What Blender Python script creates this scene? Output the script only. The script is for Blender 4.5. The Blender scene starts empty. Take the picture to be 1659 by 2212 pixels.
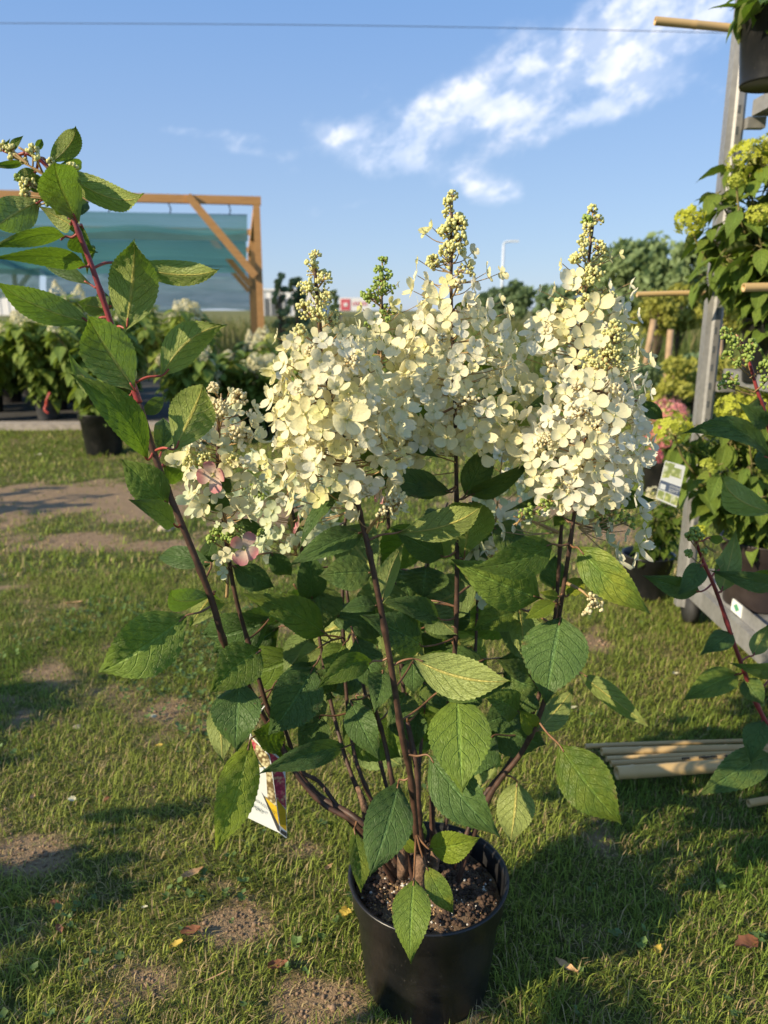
import bpy, math, random
import numpy as np
from mathutils import Vector, Matrix, noise as mnoise
R = math.radians
rng = random.Random(11)
C = bpy.context.scene.collection
scene = bpy.context.scene

# ------------------------------------------------------------------ camera, sky, sun, exposure
CAMZ, PITCH, FPX = 1.085, R(14.7), 1662.0
cam = bpy.data.cameras.new('camera')
camo = bpy.data.objects.new('camera', cam); C.objects.link(camo)
camo.location = (0, 0, CAMZ); camo.rotation_euler = (R(90) - PITCH, 0, 0)
cam.sensor_fit = 'VERTICAL'; cam.sensor_height = 36; cam.lens = 36 * FPX / 2212
cam.clip_start = 0.02; cam.clip_end = 3000
cam.dof.use_dof = True; cam.dof.focus_distance = 1.0; cam.dof.aperture_fstop = 6.0
scene.camera = camo

SUN_EL, SUN_AZ = R(27), math.atan2(-0.87, -0.49)      # azimuth measured from +Y towards +X
TO_SUN = Vector((math.sin(SUN_AZ) * math.cos(SUN_EL), math.cos(SUN_AZ) * math.cos(SUN_EL), math.sin(SUN_EL)))
sl = bpy.data.lights.new('sun', 'SUN'); sl.energy = 2.9; sl.angle = R(0.6); sl.color = (1.0, 0.845, 0.60)
so = bpy.data.objects.new('sun', sl); C.objects.link(so)
so.rotation_euler = TO_SUN.to_track_quat('Z', 'Y').to_euler()
scene.view_settings.view_transform = 'Standard'; scene.view_settings.look = 'None'
scene.view_settings.exposure = 1.25; scene.view_settings.gamma = 1; scene.view_settings.use_curve_mapping = False
scene.cycles.use_denoising = True
scene.cycles.max_bounces = 6; scene.cycles.transparent_max_bounces = 12


class NT:
    """small helper for node trees"""
    def __init__(s, tree): s.t = tree; s.L = tree.links.new
    def n(s, typ, ins=None, **kw):
        nd = s.t.nodes.new(typ)
        for k, v in kw.items(): setattr(nd, k, v)
        for k, v in (ins or {}).items():
            if isinstance(v, bpy.types.NodeSocket): s.L(v, nd.inputs[k])
            else: nd.inputs[k].default_value = v
        return nd
    def m(s, op, a, b=0.0, c=0.0, clamp=False):
        return s.n('ShaderNodeMath', {0: a, 1: b, 2: c}, operation=op, use_clamp=clamp).outputs[0]
    def vm(s, op, a, b=(0, 0, 0)):
        nd = s.n('ShaderNodeVectorMath', {0: a, 1: b}, operation=op)
        return nd.outputs['Value'] if op in ('LENGTH', 'DOT_PRODUCT', 'DISTANCE') else nd.outputs[0]
    def mr(s, v, a, b, c=0.0, d=1.0, smooth=True):
        return s.n('ShaderNodeMapRange', {0: v, 1: a, 2: b, 3: c, 4: d}, interpolation_type='SMOOTHSTEP' if smooth else 'LINEAR').outputs[0]
    def mix(s, f, a, b):
        nd = s.n('ShaderNodeMix', data_type='RGBA')
        for i, v in ((0, f), (6, a), (7, b)):
            if isinstance(v, bpy.types.NodeSocket): s.L(v, nd.inputs[i])
            elif i == 0: nd.inputs[0].default_value = v
            else: nd.inputs[i].default_value = (*v[:3], 1)
        return nd.outputs[2]
    def noise(s, vec, scale, detail=3, rough=0.55, dist=0.0):
        nd = s.n('ShaderNodeTexNoise', {'Scale': scale, 'Detail': detail, 'Roughness': rough, 'Distortion': dist})
        if vec is not None: s.L(vec, nd.inputs['Vector'])
        return nd.outputs[0]


def ray(px, py):
    a, b = (px - 829.5) / FPX, (1106 - py) / FPX
    return Vector((a, math.cos(PITCH) + b * math.sin(PITCH), -math.sin(PITCH) + b * math.cos(PITCH)))
def P(px, py, d):                       # the place at distance d (metres in front, along y) seen at a given spot of the photo
    r = ray(px, py); r *= d / r.y
    return Vector((r.x, d, r.z + CAMZ))
def G(px, py, z=0.0):
    r = ray(px, py); r *= (z - CAMZ) / r.z
    return Vector((r.x, r.y, z))
def mpp(p):                             # metres per photo pixel at a place
    return (p.y * math.cos(PITCH) + (CAMZ - p.z) * math.sin(PITCH)) / FPX

# sky with thin clouds
world = bpy.data.worlds.new('World'); scene.world = world; world.use_nodes = True
w = NT(world.node_tree); world.node_tree.nodes.clear()
sky = w.n('ShaderNodeTexSky', sky_type='NISHITA', sun_disc=False, sun_elevation=SUN_EL, sun_rotation=SUN_AZ,
          air_density=1.0, dust_density=0.15, ozone_density=4.0)
tc = w.n('ShaderNodeTexCoord').outputs['Generated']
nz = w.n('ShaderNodeSeparateXYZ', {0: tc}).outputs[2]
turned = w.n('ShaderNodeMapping', {'Vector': tc, 'Rotation': (0, R(24), 0)}).outputs[0]
flat = w.n('ShaderNodeMapping', {'Vector': turned, 'Scale': (1.0, 1.0, 1.6)}).outputs[0]
f1 = w.noise(flat, 8.0, 8, 0.58, 0.2); f2 = w.noise(flat, 21.0, 7, 0.6, 0.15)
fb = w.m('ADD', w.m('MULTIPLY', f1, 0.68), w.m('MULTIPLY', f2, 0.32))
def ell(px, py, rx, ry, ang, amp):      # a cloud bank: an ellipse of directions, long axis turned by ang
    c = ray(px, py).normalized()
    e1 = Vector((1, 0, 0)); e1 = (e1 - c * e1.dot(c)).normalized(); e2 = e1.cross(c).normalized()
    if e2.z < 0: e2 = -e2
    a1 = e1 * math.cos(ang) + e2 * math.sin(ang); a2 = e2 * math.cos(ang) - e1 * math.sin(ang)
    d = w.vm('SUBTRACT', tc, tuple(c))
    u = w.m('DIVIDE', w.vm('DOT_PRODUCT', d, tuple(a1)), rx / FPX); v = w.m('DIVIDE', w.vm('DOT_PRODUCT', d, tuple(a2)), ry / FPX)
    q = w.m('ADD', w.m('MULTIPLY', u, u), w.m('MULTIPLY', v, v))
    return w.m('MULTIPLY', w.m('POWER', 2.718, w.m('MULTIPLY', q, -1.0)), amp)
bank = None
for e in ((1450, 45, 280, 80, 0.3, .54), (1180, 160, 300, 58, 0.44, .54), (940, 252, 220, 44, 0.3, .52), (755, 318, 95, 30, -0.5, .46),
          (950, 368, 130, 34, -0.3, .46), (1095, 412, 75, 24, 0, .42), (1365, 205, 105, 36, 0.5, .50), (1205, 268, 110, 24, 0.3, .44),
          (390, 282, 60, 13, -0.12, .33), (515, 293, 55, 18, -0.1, .35), (520, 326, 70, 10, -.1, .27), (800, 435, 110, 16, 0.15, .20), (1240, 400, 40, 18, 0, .22),
          (560, 560, 260, 18, 0, .14), (1500, 185, 80, 30, -0.3, .24), (1060, 580, 120, 18, 0, .14)):
    v = ell(*e); bank = v if bank is None else w.m('ADD', bank, v)
# beyond the frame the same sort of broken cloud goes on
wide = w.noise(flat, 2.2, 4, 0.55)
aside = w.m('MULTIPLY', w.mr(w.vm('DOT_PRODUCT', tc, tuple(ray(829, 420).normalized())), 0.55, 0.83, 1.0, 0.0), w.mr(wide, 0.5, 0.66, 0.0, 0.34))
dens = w.m('MULTIPLY', w.mr(w.m('ADD', w.m('ADD', fb, w.m('MULTIPLY', bank, 0.75)), aside), 0.64, 1.04, 0.0, .86), w.m('ADD', w.mr(f2, .40, .60, .0, .60), w.mr(f1, .38, .58, 0.05, .45)), clamp=True)
grad = w.mix(w.mr(nz, .0, .42), (1.12, 1.50, 2.15), (.58, 1.13, 2.2))
skyc = w.mix(.86, sky.outputs[0], grad)
cl = w.mix(w.mr(fb, 0.4, 0.66), (2.6, 2.95, 3.7), (3.7, 3.7, 3.95))
fin = w.mix(dens, skyc, cl)
bg = w.n('ShaderNodeBackground', {'Color': fin, 'Strength': 0.135})
w.L(bg.outputs[0], w.n('ShaderNodeOutputWorld').inputs[0])

# ------------------------------------------------------------------ objects, naming
WM = {}
def tag(o, label=None, category=None, group=None, kind=None):
    for k, v in (('label', label), ("category", category), ('group', group), ('kind', kind)):
        if v: o[k] = v
    return o
def adopt(o, parent):
    if parent is not None:
        o.parent = parent; o.matrix_parent_inverse = WM[parent.name].inverted()
def empty(name, loc, parent=None, **kw):
    o = bpy.data.objects.new(name, None); C.objects.link(o); o.empty_display_size = .05
    o.location = loc; WM[o.name] = Matrix.Translation(Vector(loc)); adopt(o, parent); tag(o, **kw); return o
def mesh_of(name, verts, faces, mats=(), smooth=True, uvs=None, mi=None):
    me = bpy.data.meshes.new(name); me.from_pydata([tuple(v) for v in verts], [], faces)
    for m in mats: me.materials.append(m)
    if smooth: me.shade_smooth()
    if mi is not None: me.polygons.foreach_set('material_index', mi)
    if uvs is not None:
        ul = me.uv_layers.new(name='UVMap'); li = np.zeros(len(me.loops), dtype=np.int32); me.loops.foreach_get('vertex_index', li)
        ul.data.foreach_set('uv', np.asarray(uvs, dtype=np.float32)[li].ravel())
    return me
def link(name, me, parent=None, loc=None, **kw):
    o = bpy.data.objects.new(name, me); C.objects.link(o)
    if loc is not None: o.location = loc
    WM[o.name] = Matrix.Translation(Vector(loc)) if loc is not None else Matrix()
    adopt(o, parent); tag(o, **kw); return o

class MB:
    """collects shapes into one mesh"""
    def __init__(s): s.v = []; s.f = []; s.uv = []; s.mi = []
    def add(s, v, f, uv=None, mi=0):
        o = len(s.v); s.v += [tuple(x) for x in v]; s.f += [tuple(i + o for i in q) for q in f]
        s.uv += list(uv) if uv is not None else [(0, 0)] * len(v); s.mi += [mi] * len(f); return s
    def box(s, lo, hi, mi=0, M=None):
        (a, b, c), (d, e, f) = lo, hi
        v = [Vector(x) for x in ((a, b, c), (d, b, c), (d, e, c), (a, e, c), (a, b, f), (d, b, f), (d, e, f), (a, e, f))]
        if M: v = [M @ x for x in v]
        return s.add(v, [(0, 3, 2, 1), (4, 5, 6, 7), (0, 1, 5, 4), (1, 2, 6, 5), (2, 3, 7, 6), (3, 0, 4, 7)], mi=mi)
    def bar(s, a, b, wx, wy, mi=0):
        a, b = Vector(a), Vector(b); t = (b - a); L = t.length; q = t.to_track_quat('Z', 'Y').to_matrix().to_4x4()
        return s.box((-wx / 2, -wy / 2, 0), (wx / 2, wy / 2, L), mi, Matrix.Translation(a) @ q)
    def tube(s, pts, rad, n=8, cap=True, mi=0):
        pts = [Vector(p) for p in pts]; k = len(pts)
        rad = [rad] * k if not hasattr(rad, '__len__') else rad
        V = []; F = []; UV = []; prev = None; ln = 0
        for i, p in enumerate(pts):
            t = (pts[min(i + 1, k - 1)] - pts[max(i - 1, 0)]).normalized()
            if prev is None: prev = t.orthogonal().normalized()
            a = (prev - t * prev.dot(t)).normalized(); prev = a; b = t.cross(a)
            if i: ln += (p - pts[i - 1]).length
            for j in range(n):
                an = 2 * math.pi * j / n; V.append(p + (a * math.cos(an) + b * math.sin(an)) * rad[i]); UV.append((j / n, ln))
        for i in range(k - 1):
            for j in range(n): F.append((i * n + j, i * n + (j + 1) % n, (i + 1) * n + (j + 1) % n, (i + 1) * n + j))
        if cap: F += [tuple(reversed(range(n))), tuple(range((k - 1) * n, k * n))]
        return s.add(V, F, UV, mi)
    def lathe(s, prof, c=(0, 0, 0), n=40, mi=0, sx=1, sy=1):
        V = []; F = []
        for r, z in prof:
            for j in range(n):
                a = 2 * math.pi * j / n; V.append((c[0] + r * math.cos(a) * sx, c[1] + r * math.sin(a) * sy, c[2] + z))
        for i in range(len(prof) - 1):
            for j in range(n): F.append((i * n + j, i * n + (j + 1) % n, (i + 1) * n + (j + 1) % n, (i + 1) * n + j))
        return s.add(V, F, mi=mi)
    def disc(s, c, r, n=24, mi=0, flip=False):
        V = [(c[0] + r * math.cos(2 * math.pi * j / n), c[1] + r * math.sin(2 * math.pi * j / n), c[2]) for j in range(n)]
        f = tuple(range(n)); return s.add(V, [tuple(reversed(f)) if flip else f], mi=mi)
    def ball(s, c, r, mi=0, sz=1.0):
        c = Vector(c); return s.add([c + Vector((x[0] * r, x[1] * r, x[2] * r * sz)) for x in ICO_V], ICO_F, mi=mi)
    def me(s, name, mats, smooth=True): return mesh_of(name, s.v, s.f, mats, smooth, s.uv, s.mi)
    def build(s, name, mats, parent=None, smooth=True, loc=None, **kw): return link(name, s.me(name, mats, smooth), parent, loc, **kw)
g = (1 + 5 ** .5) / 2
ICO_V = [Vector(v).normalized() for v in ((-1, g, 0), (1, g, 0), (-1, -g, 0), (1, -g, 0), (0, -1, g), (0, 1, g), (0, -1, -g), (0, 1, -g), (g, 0, -1), (g, 0, 1), (-g, 0, -1), (-g, 0, 1))]
ICO_F = [(0, 11, 5), (0, 5, 1), (0, 1, 7), (0, 7, 10), (0, 10, 11), (1, 5, 9), (5, 11, 4), (11, 10, 2), (10, 7, 6), (7, 1, 8), (3, 9, 4), (3, 4, 2), (3, 2, 6), (3, 6, 8), (3, 8, 9), (4, 9, 5), (2, 4, 11), (6, 2, 10), (8, 6, 7), (9, 8, 1)]

def spline(pts, per=6):
    pts = [Vector(p) for p in pts]; q = [pts[0] * 2 - pts[1]] + pts + [pts[-1] * 2 - pts[-2]]; out = []
    for i in range(1, len(q) - 2):
        for k in range(per):
            t = k / per; a, b, c, d = q[i - 1], q[i], q[i + 1], q[i + 2]
            out.append(0.5 * ((2 * b) + (c - a) * t + (2 * a - 5 * b + 4 * c - d) * t * t + (3 * b - a - 3 * c + d) * t ** 3))
    return out + [pts[-1]]

# ------------------------------------------------------------------ materials
MATS = {}
def mat(name):
    m = bpy.data.materials.new(name); m.use_nodes = True; m.node_tree.nodes.clear(); MATS[name] = m
    return m, NT(m.node_tree)
def finish(m, t, col, rough=.6, bump=None, bs=.3, bd=.002, trans=None, tcol=None, alpha=None, metal=0.0, spec=.5, sheen=0):
    b = t.n('ShaderNodeBsdfPrincipled', {'Roughness': rough, 'Metallic': metal, 'Specular IOR Level': spec})
    if isinstance(col, bpy.types.NodeSocket): t.L(col, b.inputs['Base Color'])
    else: b.inputs['Base Color'].default_value = (*col, 1)
    nrm = None
    if bump is not None:
        nrm = t.n('ShaderNodeBump', {'Height': bump, 'Strength': bs, 'Distance': bd}).outputs[0]; t.L(nrm, b.inputs['Normal'])
    out = b.outputs[0]
    if trans:
        tr = t.n('ShaderNodeBsdfTranslucent')
        if isinstance(tcol, bpy.types.NodeSocket): t.L(tcol, tr.inputs[0])
        else: tr.inputs[0].default_value = (*tcol, 1)
        if nrm is not None: t.L(nrm, tr.inputs['Normal'])
        out = t.n('ShaderNodeMixShader', {0: trans, 1: out, 2: tr.outputs[0]}).outputs[0]
    if alpha is not None:
        out = t.n('ShaderNodeMixShader', {0: alpha, 1: t.n('ShaderNodeBsdfTransparent').outputs[0], 2: out}).outputs[0]
    t.L(out, t.n('ShaderNodeOutputMaterial').inputs[0]); return m

def leaf_material(name, top, under, tcol, trans=.36, nveins=7.0):
    m, t = mat(name)
    uv = t.n('ShaderNodeUVMap').outputs[0]; sp = t.n('ShaderNodeSeparateXYZ', {0: uv}); u, v = sp.outputs[0], sp.outputs[1]
    a = t.m('ABSOLUTE', t.m('SUBTRACT', t.m('MULTIPLY', u, 2.0), 1.0))
    rnd = t.n('ShaderNodeObjectInfo').outputs['Random']; r2 = t.m('FRACT', t.m('MULTIPLY', rnd, 37.7)); r3 = t.m('FRACT', t.m('MULTIPLY', rnd, 91.3))
    s = t.m('SUBTRACT', t.m('MULTIPLY', v, t.m('ADD', t.m('MULTIPLY', r2, 2.6), nveins - 1.3)), t.m('MULTIPLY', t.m('POWER', a, 1.25), 2.1))
    tri = t.m('ABSOLUTE', t.m('SUBTRACT', t.m('MULTIPLY', t.m('FRACT', s), 2.0), 1.0))
    vein = t.m('MULTIPLY', t.mr(tri, .84, .99), t.mr(a, .97, .80))
    mid = t.mr(a, .10, .02)
    # net of small veins between the side veins
    cx = t.n('ShaderNodeCombineXYZ', {0: t.m('MULTIPLY', s, 1.7), 1: t.m('MULTIPLY', a, 9.0)}).outputs[0]
    vo = t.n('ShaderNodeTexVoronoi', {'Vector': cx, 'Scale': 1.6, 'Randomness': .8}, feature='DISTANCE_TO_EDGE').outputs[0]
    net = t.mr(vo, .10, .0)
    veins = t.m('MAXIMUM', vein, mid)
    tco = t.n('ShaderNodeTexCoord').outputs['Object']
    ns = t.noise(tco, 38, 4); spots = t.mr(t.noise(tco, 260, 2), .70, .78)
    k = t.m('ADD', t.mr(rnd, 0, 1, -.25, .3, False), t.m('MULTIPLY', t.m('SUBTRACT', ns, .5), .9))
    hi = tuple(min(1, c * f) for c, f in zip(top, (1.75, 1.45, 1.3))); lo = tuple(c * .72 for c in top)
    ct = t.mix(t.m('ADD', t.m('MULTIPLY', k, .8), .42, clamp=True), lo, hi)
    ct = t.mix(t.m('MULTIPLY', veins, .38), ct, tuple(min(1, c * 2.1 + .03) for c in top))
    ct = t.mix(t.m('MULTIPLY', net, .16), ct, tuple(c * .6 for c in top))
    ct = t.mix(t.m('MULTIPLY', spots, .16), ct, (.45, .45, .38))
    ct = t.mix(t.m('MULTIPLY', t.mr(r3, .55, 1, 0, .45), t.mr(ns, .35, .65)), ct, (top[0] * 2.6 + .03, top[1] * 1.7, top[2] * 1.1))
    brown = t.m('MULTIPLY', t.m('MULTIPLY', t.mr(a, .72, .98), t.mr(t.noise(tco, 55, 3), .56, .68)), t.mr(r2, .45, .8))
    ct = t.mix(t.m('MULTIPLY', brown, .8), ct, (.17, .10, .04))
    ct = t.mix(t.m('MULTIPLY', t.mr(t.noise(tco, 90, 2), .73, .77), .7), ct, (.16, .11, .05))
    cu = t.mix(t.m('ADD', t.m('MULTIPLY', k, .6), .4, clamp=True), tuple(c * .85 for c in under), tuple(c * 1.15 for c in under))
    cu = t.mix(t.m('MULTIPLY', vein, .38), cu, tuple(min(1, c * 1.55) for c in under))
    cu = t.mix(mid, cu, (under[0] * 1.9, under[1] * 1.45, under[2] * 1.4))
    bf = t.n('ShaderNodeNewGeometry').outputs['Backfacing']      # a leaf is pale below, dark above
    col = t.mix(bf, ct, cu)
    h = t.m('ADD', t.m('MULTIPLY', veins, -1.0), t.m('MULTIPLY', net, -.34)); h = t.m('ADD', h, t.m('MULTIPLY', t.noise(tco, 420, 2), .16))
    finish(m, t, col, rough=.5, bump=h, bs=.9, bd=.0024, trans=trans, tcol=t.mix(veins, tcol, tuple(c * .82 for c in tcol)), spec=.35)
    return m
M_LEAF = leaf_material('hydrangea_leaf', (.120, .205, .030), (.38, .45, .13), (.20, .36, .02))
M_LEAFY = leaf_material('hydrangea_young_leaf', (.19, .29, .03), (.26, .33, .08), (.30, .42, .03), .36)
M_LEAFB = leaf_material('hydrangea_old_leaf', (.088, .175, .046), (.24, .33, .10), (.11, .20, .02), .30)
M_LEAFN = leaf_material('bed_leaf', (.22, .34, .07), (.30, .36, .12), (.26, .36, .04), .38)
M_LEAFQ = leaf_material('rack_leaf', (.165, .275, .045), (.24, .29, .08), (.2, .32, .02), .3)

def simple(name, col, rough=.6, var=.25, scale=30, bump=None, bs=.3, bd=.002, trans=None, tcol=None, metal=0, spec=.5, coord='Object', objvar=0.0):
    m, t = mat(name); co = t.n('ShaderNodeTexCoord').outputs[coord]
    k = t.noise(co, scale, 4)
    if objvar: k = t.m('ADD', k, t.mr(t.n('ShaderNodeObjectInfo').outputs['Random'], 0, 1, -objvar, objvar, False), clamp=True)
    c = t.mix(t.mr(k, .25, .75), tuple(x * (1 - var) for x in col), tuple(min(1, x * (1 + var)) for x in col))
    h = t.noise(co, bump, 4) if bump else None
    return finish(m, t, c, rough, h, bs, bd, trans, tcol, None, metal, spec)
M_STEM = simple('stem_bark', (.070, .036, .024), .55, .5, 60, 300, .4, .001)
M_STEMG = simple('green_stem', (.20, .17, .06), .55, .3, 60)
M_PETIOLE = simple('brown_petiole', (.19, .095, .045), .5, .5, 40); M_PETIOLER = simple('red_petiole', (.30, .06, .04), .45, .4, 40)
M_STEMRED = simple('red_stem', (.25, .040, .045), .42, .45, 26, 300, .25, .001)
M_RACHIS = simple('panicle_stalk', (.38, .25, .11), .55, .4, 50)
M_BUD = simple('flower_bud', (.74, .71, .29), .55, .22, 120, trans=.2, tcol=(.7, .7, .25))
M_BUDW = simple('cream_bud', (.80, .71, .42), .55, .25, 120, trans=.2, tcol=(.75, .65, .35))
M_BUDG = simple('green_bud', (.30, .40, .08), .55, .3, 120, trans=.2, tcol=(.4, .5, .1))

def petal_material(name, a, b, edge=None, trans=.40):
    m, t = mat(name)
    uv = t.n('ShaderNodeUVMap').outputs[0]; sp = t.n('ShaderNodeSeparateXYZ', {0: uv}); u, v = sp.outputs[0], sp.outputs[1]
    rnd = t.n('ShaderNodeObjectInfo').outputs['Random']; co = t.n('ShaderNodeTexCoord').outputs['Object']
    ns = t.noise(co, 4.0, 3)
    c = t.mix(t.m('ADD', t.m('MULTIPLY', rnd, .75), t.m('MULTIPLY', ns, .35), clamp=True), a, b)
    st = t.n('ShaderNodeCombineXYZ', {0: t.m('MULTIPLY', t.m('SUBTRACT', u, .5), t.m('ADD', t.m('MULTIPLY', v, -10), 19.0)), 1: t.m('MULTIPLY', v, 1.1)}).outputs[0]
    ve = t.mr(t.noise(st, 1.0, 3, .6), .55, .72)
    c = t.mix(t.m('MULTIPLY', ve, .22), c, tuple(x * .66 for x in a))
    c = t.mix(t.mr(v, .22, .02), c, (.55, .56, .2))
    c = t.mix(t.m('MULTIPLY', t.mr(t.noise(co, 23, 2), .72, .80), .35), c, (.45, .33, .16))
    if edge: c = t.mix(t.m('MULTIPLY', t.mr(t.m('ADD', v, t.m('MULTIPLY', ns, .5)), .55, 1.2), .95), c, edge)
    finish(m, t, c, .6, t.m('ADD', ve, t.m('MULTIPLY', ns, .5)), .28, .03, trans, c, spec=.25); return m
M_PETAL = petal_material('cream_petal', (.88, .84, .56), (.88, .805, .44))
M_PETALW = petal_material('white_petal', (.87, .845, .68), (.88, .83, .57))
M_PETALY = petal_material('yellow_petal', (.80, .76, .32), (.84, .79, .44))
M_PETALP = petal_material('pink_petal', (.82, .60, .48), (.84, .66, .52), edge=(.66, .24, .26))
M_PETALG = petal_material('greenish_petal', (.66, .72, .44), (.72, .76, .55))

# ------------------------------------------------------------------ ground: one sheet of worn lawn, dirt path, field to the horizon
def vnoise(x, y, seed=0):
    xi, yi = np.floor(x).astype(np.int64), np.floor(y).astype(np.int64); xf, yf = x - xi, y - yi
    def h(a, b):
        n = (a * 374761393 + b * 668265263 + seed * 974711) & 0x7fffffff
        n = ((n ^ (n >> 13)) * 1274126177) & 0x7fffffff
        return ((n ^ (n >> 16)) & 0xffff) / 65535.0
    u, v = xf * xf * (3 - 2 * xf), yf * yf * (3 - 2 * yf)
    return (h(xi, yi) * (1 - u) + h(xi + 1, yi) * u) * (1 - v) + (h(xi, yi + 1) * (1 - u) + h(xi + 1, yi + 1) * u) * v
def fbm(x, y, s, seed=0, o=4):
    r = np.zeros_like(x); a = .5
    for i in range(o): r += a * vnoise(x * s * 2 ** i, y * s * 2 ** i, seed + i); a *= .5
    return r / (1 - .5 ** o)
BARE = []                                # worn patches: centre, radii along x and y, strength
for (px, py, rx, ry, k) in ((500, 2015, 120, 60, 1.25), (330, 2100, 130, 50, .75), (60, 1850, 90, 45, .7), (655, 1850, 95, 40, .8), (90, 1078, 325, 45, 1.3),
                            (330, 1092, 190, 38, 1.2), (560, 1110, 150, 30, 1.0), (190, 1168, 110, 20, 1.1), (330, 1180, 110, 18, .9), (1290, 1385, 60, 40, 1.1),
                            (1330, 1240, 90, 20, 1.0), (1330, 1150, 90, 26, .8), (620, 1352, 60, 26, .8), (90, 1450, 70, 30, .8), (110, 1560, 80, 30, .5), (150, 1310, 60, 16, .7),
                            (360, 1550, 60, 22, .7), (1270, 1830, 80, 60, .35), (700, 2180, 130, 60, .7), (470, 1925, 60, 26, .6), (1120, 1090, 200, 24, .8)):
    c = G(px, py); rx *= .8; ry *= .8; x1 = G(px + rx, py); y1 = G(px, py - ry); y0 = G(px, py + ry)
    BARE.append((c.x, (y1.y + y0.y) / 2, abs(x1.x - c.x), abs(y1.y - y0.y) / 2, k))
def bare_of(x, y):
    b = np.zeros_like(x)
    for cx, cy, rx, ry, k in BARE: b = np.maximum(b, k * np.exp(-(((x - cx) / rx) ** 2 + ((y - cy) / ry) ** 2)))
    b = b + .95 * (fbm(x, y, 2.2, 5) - .5) + 1.3 * (fbm(x, y, 13, 15) - .5) + .04
    return np.clip(b, 0, 1.4)
def height_of(x, y):
    n = (fbm(x, y, 3.0, 9) - .5) * .022 + (fbm(x, y, .7, 19) - .5) * .04
    r = np.hypot(x - .07, y - 1.05); return n * np.clip((r - .12) / .3, 0, 1) * np.clip(6 / np.maximum(y, .1), 0, 1) + .013 * np.exp(-(r / .3) ** 2)
xs = np.concatenate([[-900, -300, -120, -60, -30, -18, -12, -8], np.arange(-5.5, -1.2, .09), np.arange(-1.2, 1.6, .028), np.arange(1.6, 4.5, .09), [6, 9, 14, 22, 40, 90, 250, 900]])
ys = np.concatenate([[-60, -20, -8, -3, -1, 0], np.arange(.3, 3.2, .028), np.arange(3.2, 8.5, .09), [9.5, 11, 13, 16, 20, 26, 35, 50, 80, 140, 260, 500, 1100, 2600]])
X, Y = np.meshgrid(xs, ys); X, Y = X.ravel(), Y.ravel(); Z = height_of(X, Y)
nx, ny = len(xs), len(ys)
fc = [(j * nx + i, j * nx + i + 1, (j + 1) * nx + i + 1, (j + 1) * nx + i) for j in range(ny - 1) for i in range(nx - 1)]
m, t = mat('soil_and_turf')
co = t.n('ShaderNodeTexCoord').outputs['Object']; at = t.n('ShaderNodeAttribute', attribute_name='bare').outputs['Fac']
n1, n2, n3 = t.noise(co, 2.0, 5), t.noise(co, 26, 5, .65), t.noise(co, 160, 4, .7)
dirt = t.mix(n2, (.19, .130, .078), (.44, .31, .185)); dirt = t.mix(t.mr(n3, .62, .72), dirt, (.52, .42, .28))
sep = t.n('ShaderNodeSeparateXYZ', {0: co}).outputs[1]
turf = t.mix(n2, (.05, .07, .016), (.17, .17, .05)); fieldc = t.mix(n1, (.12, .135, .04), (.22, .20, .075))
turf = t.mix(t.mr(sep, 9.5, 14), turf, fieldc)
far = t.mr(sep, 7, 9.5)
col = t.mix(t.m('MULTIPLY', t.mr(t.m('ADD', at, t.m('MULTIPLY', t.m('SUBTRACT', n3, .5), .5)), .22, .62), t.m('SUBTRACT', 1.0, far)), turf, dirt)
finish(m, t, col, .95, t.m('ADD', n3, t.m('MULTIPLY', n2, .8)), .9, .012, spec=.15)
me = mesh_of('ground', np.stack([X, Y, Z], 1), fc, [m])
a = me.attributes.new('bare', 'FLOAT', 'POINT'); a.data.foreach_set('value', bare_of(X, Y).astype(np.float32))
link('ground', me, kind='structure')

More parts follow.
